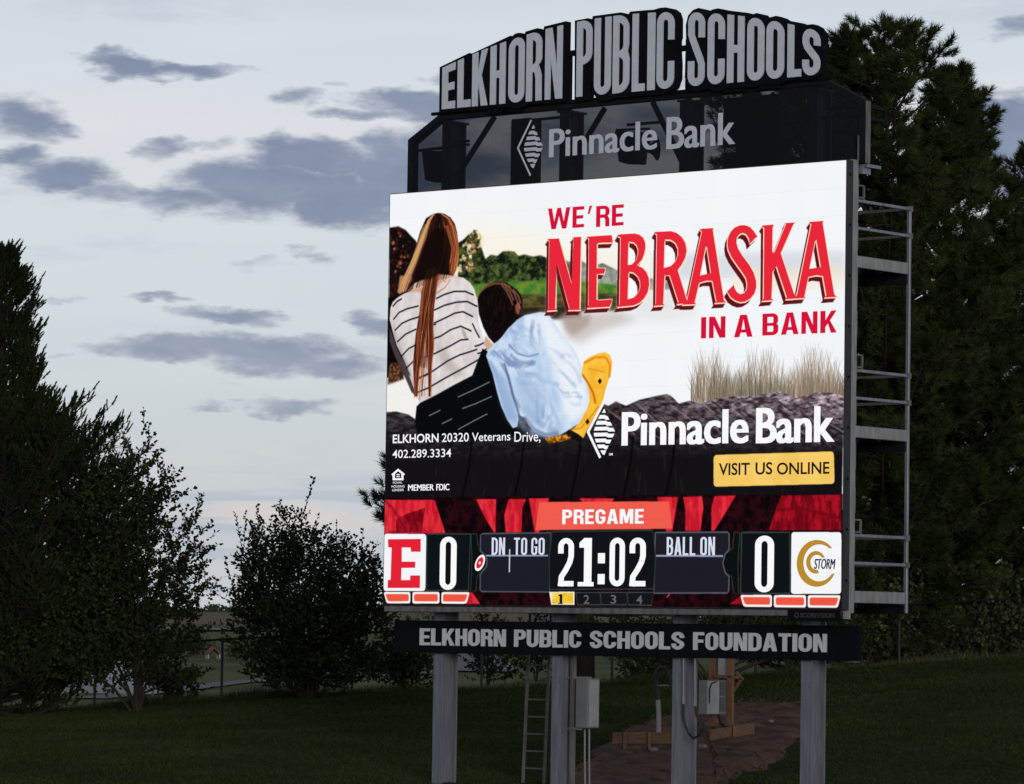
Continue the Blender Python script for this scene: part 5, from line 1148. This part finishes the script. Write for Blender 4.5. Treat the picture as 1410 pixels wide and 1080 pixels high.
def pine(label, x, y, H, rf, seed, nl=90, z0f=.12, tl=.16, wd=.011, nn=26, m=None, dens=1., side=None, bushy=1., shaft=.22, upr=.0, spread=(.35, 1.), trunk_r=.26):
    """open, limbed pine: trunk, limbs and needle tufts; rf(f) = spread in metres at height fraction f"""
    r_ = random.Random(seed); gz_ = ground(x, y)
    t = thing('pine_tree', label, 'tree', (x, y, gz_), 0, None)
    tp = [(0, 0, -.2)] + [(math.sin(k*.9+seed)*.08*k/4, math.cos(k*.7+seed)*.06*k/4, H*k/9) for k in range(1, 10)]
    build('trunk', trunk_mesh(tp, trunk_r, .03), M_bark, t, smooth=True)
    O = []; A = []; lm = M()
    for i in range(nl):
        nw = max(1, nl // 7); f = z0f + (1-z0f) * ((i // 7) + .5 + r_.uniform(-.28, .28)) / nw if bushy == 1. else z0f + (1-z0f) * (i + r_.random()) / nl
        f = min(f, .995)
        h = H*f; L_ = rf(f) * r_.uniform(.72, 1.08); az_ = i*2.4 + r_.uniform(-.5, .5)
        if side and r_.random() < side[1]: az_ = side[0] + r_.uniform(-1, 1)
        rise = .12 + .75*f**2 + r_.uniform(-.15, .25)*bushy; az0 = az_
        dx, dy = math.cos(az_), math.sin(az_)
        pts = []
        for k in range(6):
            s_ = k/5; pts.append((dx*L_*s_, dy*L_*s_, h + L_*(rise*s_ - .28*s_*(1-s_)*(1-f)) + .22*L_*s_*s_))
        lm.tube(pts, .018 + .022*L_, 5, .012)
        ns = max(4, int(L_*5.2*dens))
        for k in range(ns):
            s_ = .30 + .70*((k + r_.random())/ns)**.75; s_ = min(s_, 1); q = s_*5; a = min(int(q), 4); ff = q-a
            p = [pts[a][j]*(1-ff) + pts[a+1][j]*ff for j in range(3)]
            sd = r_.choice((-1, 1)); tw = r_.uniform(.25, .6) * (1.25-.6*s_) * min(1.6, .5+L_*.28) * bushy**.5
            ang = az_ + sd*r_.uniform(.5, 1.2); tz = r_.uniform(-.1*bushy, .6*bushy)
            e = (p[0] + math.cos(ang)*tw, p[1] + math.sin(ang)*tw, p[2] + tz*tw)
            lm.tube([p, e], .012, 3, .007, cap=False)
            for u in range(2 if bushy > 1 else 3):
                w_ = .45 + .5*u if u < 2 else 1.0; o = [p[j]*(1-w_) + e[j]*w_ for j in range(3)]
                d = Vector((math.cos(ang) + r_.uniform(-.7, .7), math.sin(ang) + r_.uniform(-.7, .7), .55 + upr + r_.uniform(-.3, .9))).normalized()
                O.append(o); A.append(tuple(d))
        for u in range(3):
            d = Vector((dx + r_.uniform(-.5, .5), dy + r_.uniform(-.5, .5), .6 + upr + .6*f + r_.uniform(-.2, .5))).normalized(); O.append(pts[-1]); A.append(tuple(d))
    for u in range(8):
        d = Vector((r_.uniform(-.4, .4), r_.uniform(-.4, .4), 1)).normalized(); O.append((tp[-1][0], tp[-1][1], H - .2 + r_.random()*.3)); A.append(tuple(d))
    build('limbs', lm, M_bark, t)
    V, F = needles(np.array(O), np.array(A), tl, nn, wd=wd, seed=seed, shaft=shaft, spread=spread)
    npmesh('crown', V, F, m or M_needle, t)
    return t

def leafset(P_, Dr, sz, seed, flat=.5):
    """one folded leaf per point (two quads as four corner diamond)"""
    r_ = np.random.default_rng(seed); n = len(P_)
    a, b = rot_basis(Dr); ph = r_.random(n)[:, None]*2*np.pi; s_ = a*np.cos(ph) + b*np.sin(ph)
    L_ = sz*(.7+.6*r_.random(n))[:, None]; W_ = L_*(.30+.12*r_.random(n)[:, None])
    V = np.stack([P_, P_ + Dr*L_*.45 + s_*W_, P_ + Dr*L_, P_ + Dr*L_*.45 - s_*W_], 1).reshape(-1, 3)
    return V, np.arange(len(V)).reshape(-1, 4)
def leafy(name, label, x, y, lobes, seed, nt_, leaf, m, stems=5, trunk_h=.8, group=None, cat='tree', shoots=0, tw=.5, z=None, per=12, trunk_r=.07):
    """lobes: (dx, dy, z, rx, rz). Twigs with leaves fill the lobes; stems reach each of them"""
    r_ = random.Random(seed); gz_ = ground(x, y) if z is None else z
    t = thing(name, label, cat, (x, y, gz_), 0, group)
    sm_ = M(); tot_ = sum(l[3]**2*l[4] for l in lobes); P_ = []; Dr = []
    for k, l in enumerate(lobes[:14]):
        b0 = (r_.uniform(-.1, .1), r_.uniform(-.1, .1), -.1); c_ = (l[0], l[1], l[2])
        sm_.tube([b0, (l[0]*.25, l[1]*.25, max(trunk_h*.6, l[2]*.35)), (l[0]*.65, l[1]*.65, l[2]*.72), c_], trunk_r*.7, 5, .015)
    for l in lobes:
        n = int(nt_ * l[3]**2*l[4]/tot_) + 4
        for i in range(n):
            u = r_.random()**.42; a = r_.uniform(0, 2*math.pi); cz_ = r_.uniform(-1, 1); sr = math.sqrt(1-cz_*cz_)
            p = Vector((l[0] + math.cos(a)*sr*u*l[3], l[1] + math.sin(a)*sr*u*l[3], l[2] + cz_*u*l[4]))
            if p.z < .05: continue
            d = Vector((math.cos(a)*sr + r_.uniform(-.6, .6), math.sin(a)*sr + r_.uniform(-.6, .6), .55 + r_.uniform(-.4, .6))).normalized(); L_ = tw*r_.uniform(.5, 1.2)
            e = p + d*L_
            if i % 2 == 0: sm_.tube([tuple(p), tuple(e)], .007, 3, .004, cap=False)
            for k in range(per):
                s_ = (k+.5)/per; P_.append(tuple(p + d*(L_*s_))); q = (d*.5 + Vector((r_.gauss(0, .7), r_.gauss(0, .7), r_.gauss(-.15, .6)))).normalized(); Dr.append(tuple(q))
    for k in range(shoots):
        l = r_.choice(lobes); a = r_.uniform(0, 2*math.pi); p = Vector((l[0] + math.cos(a)*l[3]*.6, l[1] + math.sin(a)*l[3]*.6, l[2] + l[4]*.7)); d = Vector((r_.uniform(-.35, .35), r_.uniform(-.35, .35), 1)).normalized(); L_ = r_.uniform(.6, 1.15)
        sm_.tube([tuple(p), tuple(p + d*L_)], .010, 3, .004, cap=False)
        for j in range(26):
            s_ = (j+.5)/26; P_.append(tuple(p + d*(L_*s_))); Dr.append(tuple((d*.6 + Vector((r_.gauss(0, .7), r_.gauss(0, .7), .1))).normalized()))
    build('stems', sm_, M_bark, t)
    V, F = leafset(np.array(P_), np.array(Dr), leaf, seed)
    npmesh('crown', V, F, m, t)
    return t

# --- the pines
def prof(*kv):
    fs = [a for a, b in kv]; vs = [b for a, b in kv]
    return lambda f: float(np.interp(f, fs, vs))

FL = dict(shaft=.24, upr=.12, spread=(.45, 1.5))
PX_ = {'A':(10.13,111),'B':(12.19,113),'D':(14.74,114),'C':(8.09,112),'M':(2.05,109.6),'L':(-13.38,106),'L2':(-14.28,104),'K':(13.77,99)}
pine('tall dark pine with the highest tip, just right of the name sign', *PX_['A'], 17.39, prof((0, 2.6), (.12, 4.0), (.5, 4.0), (.72, 3.0), (.85, 2.1), (.93, 1.5), (1, .5)), 3, nl=190, tl=.24, wd=.0115, nn=40, z0f=.02, dens=1.3, **FL)
pine('broad dark pine second from the right edge, its top just below the tallest', *PX_['B'], 17.32, prof((0, 2.6), (.12, 4.0), (.5, 3.4), (.72, 1.9), (.88, 1.0), (1, .2)), 5, nl=200, tl=.24, wd=.0115, nn=40, z0f=.02, dens=1.3, **FL)
pine('dark pine cut by the right edge of the view', *PX_['D'], 15.43, prof((0, 2.4), (.15, 3.5), (.4, 3.3), (.6, 2.3), (.8, 1.6), (1, .3)), 8, nl=120, tl=.24, wd=.0115, nn=40, z0f=.03, dens=1.25, **FL)
pine('dark pine standing directly behind the right half of the scoreboard', *PX_['C'], 17.09, prof((0, 2.), (.12, 3.8), (.5, 3.6), (.75, 2.8), (.9, 2.4), (1, .7)), 13, nl=170, tl=.24, wd=.0115, nn=36, z0f=.04, dens=1.2, **FL)
pine('spreading pine behind the left half of the lit screen, needles poking out at left', *PX_['M'], 12.2, prof((0, 1.7), (.10, 5.4), (.20, 6.0), (.25, 5.9), (.31, 4.8), (.5, 3.4), (.8, 2.2), (1, .4)), 21, nl=100, tl=.24, wd=.0115, nn=38, z0f=.16, trunk_r=.30, side=(math.pi, .35), **FL)
pine('big dark conifer cut by the left edge of the view', *PX_['L'], 12.02, prof((0, 1.5), (.05, 3.9), (.3, 3.9), (.44, 3.3), (.52, 2.6), (.57, 1.9), (.61, 1.25), (.65, 1.15), (.74, 1.05), (.80, .65), (.86, .8), (.93, .35), (1, .1)), 34, nl=420, tl=.095, wd=.0135, nn=46, shaft=.26, upr=.9, spread=(.3, .8), z0f=.0, m=M_needled, dens=1.9, bushy=1.5)

def Zf(base): return base
LT = (-9.46,104); g0 = ground(*LT)
leafy('leafy_tree', 'leafy tree with pointed twiggy top at the right flank of the big left conifer', LT[0], LT[1],
      [((a-190)/53.8, R.uniform(-.5, .5), (878-b)/53.8+3.5-g0, r1, r2) for a, b, r1, r2 in ((188, 640, .42, .85), (205, 700, .75, .9), (165, 690, .8, .9), (238, 765, .85, .85), (262, 835, .62, .75), (140, 690, .7, .8), (150, 740, 1.2, 1.5), (190, 820, 1.5, 1.1), (110, 850, 1.6, 1.4), (215, 890, 1.2, .8), (235, 945, .75, .28), (140, 920, 1.5, 1.0), (60, 900, 1.3, 1.2))], 3, 2700, .105, M_leaf, shoots=22)
GT = (-5.2,106); g0 = ground(*GT)
leafy('leafy_tree', 'round bushy many-stemmed tree standing alone between the left trees and the scoreboard', GT[0], GT[1],
      [((a-425)/52.8, R.uniform(-.5, .5), (872-b)/52.8+3.5-g0, r1, r2) for a, b, r1, r2 in ((350, 790, .55, .6), (525, 800, .3, .6), (372, 775, .75, .85), (372, 840, .95, .9), (425, 775, .85, .85), (480, 800, .85, .85), (440, 850, 1.5, 1.0), (505, 850, .62, .95), (345, 885, .6, .6), (430, 920, 1.7, .75), (400, 735, .4, .6), (330, 830, .35, .4))], 5, 2700, .10, M_leaf, shoots=24)
# low shrubs and hanging foliage round the posts
def shrub(label, px_w, D_, z, lobes, seed, n, m, leaf=.09, name='shrub', **k):
    leafy(name, label, px_w, D_, lobes, seed, n, leaf, m, cat='shrub' if name == 'shrub' else 'tree', **k)
SH_ = {'a':(-2.82,108.9),'b':(-0.56,112),'c':(0.79,111),'d':(5.14,103),'e':(9.66,109.5),'f':(11.0,109.8),'g':(12.31,109.6),'h':(13.73,110),'i':(3.96,111),'j':(7.63,109.7),'k':(-9.14,109),'l':(-7.78,109)}
shrub('dark shrub beside the left end of the foundation sign', *SH_['a'], 0, [(0, 0, .9, .6, .8), (-.4, .2, .6, .5, .5), (.4, 0, .5, .5, .5)], 41, 330, M_leaf)
shrub('small sapling seen between the two left posts, behind the fence', *SH_['b'], 0, [(0, 0, 1.7, .5, .8), (.1, 0, 1.1, .6, .5)], 42, 170, M_leaf)
shrub('thin sapling behind the ladder', *SH_['c'], 0, [(0, 0, 1.6, .4, .8), (-.1, 0, .9, .35, .5)], 43, 110, M_leaf)
g0 = ground(*SH_['d'])
shrub('leafy tree behind the third post with foliage hanging below the sign', *SH_['d'], 0, [((a-980)/54.3, 0, (878-b)/54.3+3.5-g0, r1, r2) for a, b, r1, r2 in ((905, 905, .55, .42), (940, 885, .9, .4), (1000, 880, 1.2, .5), (1060, 885, 1., .6), (1110, 885, .8, .5), (1150, 870, .8, .5), (870, 870, .9, .35))], 44, 900, M_leaf, name='leafy_tree')
for k_, lab, sd in (('e', 'olive bush behind the fence just right of the foundation sign', 45), ('f', 'olive bush behind the fence below the catwalk end', 46), ('g', 'olive bush behind the fence under the pines', 47), ('h', 'olive bush behind the fence at the right edge', 48)):
    shrub(lab, *SH_[k_], 0, [(0, 0, 1.3, 1.1, .9), (-.7, 0, .7, .8, .6), (.7, .3, .9, .9, .7), (.1, 0, 2.1, .7, .6)], sd, 420, M_leaf2, leaf=.12)
shrub('low olive bush in the gap left of the third post', *SH_['i'], 0, [(0, 0, .7, .8, .6), (.5, 0, 1.1, .5, .5)], 49, 200, M_leaf2, leaf=.11)
shrub('olive bush in the gap left of the right post', *SH_['j'], 0, [(0, 0, 1.1, 1.1, .8), (.8, 0, .9, .7, .6)], 50, 330, M_leaf2, leaf=.12)
shrub('small dark shrub at the foot of the leafy left tree', *SH_['k'], 0, [(0, 0, .7, .6, .4), (.5, 0, .4, .4, .3)], 51, 200, M_leaf)

# grass: short tufts over the slope, rough growth along the crest
def blades(n, xr, yr, h, wd, m, name, seed, skip=None, nb=4, lean=.6):
    r_ = np.random.default_rng(seed); X_ = r_.uniform(*xr, n); Y_ = r_.uniform(*yr, n)
    if skip: 
        keep = np.array([not inside(a, b, skip) or math.sin(a*1.9+b*.7)+math.sin(a*.8-b*1.3+2) > 1.35 or r_.random() < .03 for a, b in zip(X_, Y_)]); X_, Y_ = X_[keep], Y_[keep]; n = len(X_)
    Z_ = np.array([ground(a, b) for a, b in zip(X_, Y_)]); clump = .6 + .8*np.abs(np.sin(X_*.9 + np.sin(Y_*.35)*2) * np.cos(Y_*.22 + X_*.3))
    P_ = np.stack([X_, Y_, Z_], 1)[:, None] + r_.normal(0, .05, (n, nb, 3)) * (1, 1, 0)
    hh = (h * clump)[:, None] * r_.uniform(.5, 1.3, (n, nb)); a = r_.uniform(0, 2*np.pi, (n, nb)); s_ = np.stack([np.cos(a), np.sin(a), 0*a], 2) * wd
    tip = P_ + np.stack([r_.normal(0, lean, (n, nb))*hh, r_.normal(0, lean, (n, nb))*hh, hh], 2)
    V = np.stack([P_ - s_, P_ + s_, tip], 2).reshape(-1, 3)
    return npmesh(name, V, np.arange(len(V)).reshape(-1, 3), m, None, 'stuff')
tag(blades(70000, (-15, 15), (78.5, 108), .055, .012, M_grass, 'lawn_grass', 5, DIRT), 'short mown grass covering the dark slope below the trees', 'grass')
tag(blades(9000, (-15, 15), (108.2, 112), .30, .012, M_weed, 'rough_grass', 6, nb=5, lean=.35), 'longer pale rough grass along the fence on the crest', 'grass')
# clods of soil
r_ = np.random.default_rng(9); P_ = []; 
while len(P_) < 900:
    x, y = r_.uniform(-1, 10), r_.uniform(78, 100)
    if inside(x, y, DIRT): P_.append((x, y, ground(x, y) + .06))
P_ = np.array(P_); oct_ = np.array([(1, 0, 0), (0, 1, 0), (-1, 0, 0), (0, -1, 0), (0, 0, .8), (0, 0, -.8)]); sz_ = r_.uniform(.015, .06, (900, 1, 1))
Vc = (P_[:, None] + oct_[None]*sz_*r_.uniform(.6, 1.3, (900, 6, 1))).reshape(-1, 3)
Fo = np.array([(0, 1, 4), (1, 2, 4), (2, 3, 4), (3, 0, 4), (1, 0, 5), (2, 1, 5), (3, 2, 5), (0, 3, 5)])
Fc = (np.arange(900)[:, None, None]*6 + Fo[None]).reshape(-1, 3)
tag(npmesh('soil_clods', Vc, Fc, M_clod, None, 'stuff'), 'loose clods scattered over the bare brown soil', 'soil')
for i, (p_, s_) in enumerate(zip([(3.1,85.95),(4.16,86.45),(3.92,85.6),(5.96,91.95)], (.10, .12, .09, .07))):
    mb = M(); rr = random.Random(i)
    for k in range(5):
        for j in range(8):
            a = 2*math.pi*j/8; q = math.sin(math.pi*(k+.5)/5)*s_*rr.uniform(.75, 1.15); mb.v.append((math.cos(a)*q, math.sin(a)*q, math.cos(math.pi*(k+.5)/5)*s_*.6 + .05))
    for k in range(4):
        for j in range(8): mb.f.append((k*8+j, (k+1)*8+j, (k+1)*8+(j+1) % 8, k*8+(j+1) % 8))
    mb.f.append(tuple(range(8))); mb.f.append(tuple(range(32, 40))[::-1])
    o = build('rubble_lump', mb, M_conc); o.location = (p_[0], p_[1], ground(*p_) + .06)
    tag(o, ['grey lump of rubble by the long formwork board', 'largest grey lump of rubble at the foot of the third post', 'small grey rubble lump just left of the largest one', 'small rubble lump alone on the soil right of the short board'][i], 'rubble')

# chain-link fence on the crest
FYY = 108.6
fx = [-14.6, -11.0, -7.62, -4.15, -.7, 2.77, 6.6, 10.42, 13.9]
fence = thing('chain_link_fence', 'chain-link fence running along the crest behind the scoreboard', 'fence', (0, FYY, ground(0, FYY)))
def fp(x, h): return (x, 0, ground(x, FYY) + h - ground(0, FYY))
for x in fx: build('fence_post', M().tube([fp(x, -.2), fp(x, 1.75)], .036, 8), M_cab, fence)
build('top_rail', M().tube([fp(x, 1.68) for x in fx], .03, 6), M_dsteel, fence)
mb = M(); stp = .085
x = fx[0]
while x < fx[-1]:
    for sg in (1, -1):
        xa, xb = (x, x+1.64) if sg > 0 else (x+1.64, x)
        p, q = fp(xa, .03), fp(xb, 1.67); n = len(mb.v)
        mb.v += [(p[0]-.0022, -.002*sg, p[2]), (p[0]+.0022, -.002*sg, p[2]), (q[0]+.0022, -.002*sg, q[2]), (q[0]-.0022, -.002*sg, q[2])]; mb.f.append((n, n+1, n+2, n+3))
    x += stp
build('wire_mesh', mb, M_dsteel, fence, kind='stuff')

# --- beyond the crest
tent = thing('white_tent', 'white peaked marquee roof showing through the foliage at lower left', 'tent', (-13.29, 128, ground(-13.29, 128)))
gt = ground(-13.29, 128); e_ = 1.75 - gt + .0; pk_ = 3.15 - gt
for k in range(4):
    a = rad(45 + 90*k); b = rad(135 + 90*k); hw = 3.3
    build('roof_panel', (lambda mb: (mb.v.extend([(math.cos(a)*hw, math.sin(a)*hw*.9, e_), (math.cos(b)*hw, math.sin(b)*hw*.9, e_), (0, 0, pk_), (0, 0, pk_-.04), (math.cos(a)*hw, math.sin(a)*hw*.9, e_-.04), (math.cos(b)*hw, math.sin(b)*hw*.9, e_-.04)]), mb.f.extend([(0, 1, 2), (4, 3, 5), (0, 4, 5, 1)]), mb)[2])(M()), M_white, tent)
    build('valance', M().bar((math.cos(a)*hw, math.sin(a)*hw*.9, e_-.14), (math.cos(b)*hw, math.sin(b)*hw*.9, e_-.14), .02, .2), M_white, tent)
    build('tent_pole', M().tube([(math.cos(a)*hw, math.sin(a)*hw*.9, 0), (math.cos(a)*hw, math.sin(a)*hw*.9, e_)], .04, 6), M_alu, tent)
for i, (px_, lab) in enumerate(zip([(-38.41,530.0),(-31.05,552.0)], ('small red-roofed shelter in the far field right of the fence post', 'small red-roofed shelter in the far field seen through the bushy tree'))):
    t = thing('field_shelter', lab, 'shelter', (*px_, ground(*px_)), .3, 'red shelters in the far field')
    sc_ = px_[1]/5598*10
    build('roof', M().prism([[(-1.0*sc_, .7*sc_), (0, 1.75*sc_), (1.0*sc_, .7*sc_), (.85*sc_, .55*sc_), (0, 1.4*sc_), (-.85*sc_, .55*sc_)]], -.8*sc_, .8*sc_), M_redleaf, t)
    for a in (-.8, .8):
        for b in (-.7, .7): build('post', M().box((a*sc_-.08, b*sc_-.08, 0), (a*sc_+.08, b*sc_+.08, .75*sc_)), M_alu, t)
farlab = ['small tree in the far field left of the fence post', 'far field tree just right of the fence post', 'scrubby far bush beside the red shelter', 'far bush behind the pale path', 'far field bush in the gap under the left of the screen', 'far bush between the two left posts', 'far bush next to the second post', 'far bush right of the second post', 'low scrub at far left of the field']
for i, ((x, y), r1) in enumerate(zip([(-44.26,520.0),(-33.78,513.0),(-42.35,543.0),(-32.79,421.0),(-16.66,812.0),(-4.73,594.0),(1.98,542.0),(14.83,553.0),(-45.14,557.0)], (2.2, 1.6, 2., .6, 2.2, 1.8, 1.6, 2., 2.4))):
    k = y/450 if y > 200 else 1
    leafy('field_bush', farlab[i], x, y, [(0, 0, 1.1*k*r1*.6, r1*k, r1*k*.6), (r1*k*.8, 0, .6*k*r1*.6, r1*k*.7, r1*k*.4)], 60+i, 110, .35*k if y > 200 else .14, M_leaf3, group='bushes in the far fields', cat='bush', per=6, tw=.8*k, trunk_r=.05)
# far tree line on the ridge
r_ = np.random.default_rng(4); P_ = []; Dr = []
for i in range(900):
    x = r_.uniform(-420, 420); y = r_.uniform(1900, 2150); hgt = abs(r_.normal(0, 1)) * (1.2 + 1.6*abs(math.sin(x*.021) * math.sin(x*.0073+1))) + .6; w_ = r_.uniform(2, 6)
    for k in range(26):
        P_.append((x + r_.normal(0, w_*.5), y, ground(x, y) + hgt*r_.random()**.8)); d = r_.normal(0, 1, 3); Dr.append(d/np.linalg.norm(d))
V, F = leafset(np.array(P_), np.array(Dr), 1.6, 3)
tag(npmesh('far_woods', V, F, M_leaf3, None, 'stuff'), 'thin line of far trees along the horizon', 'woods')
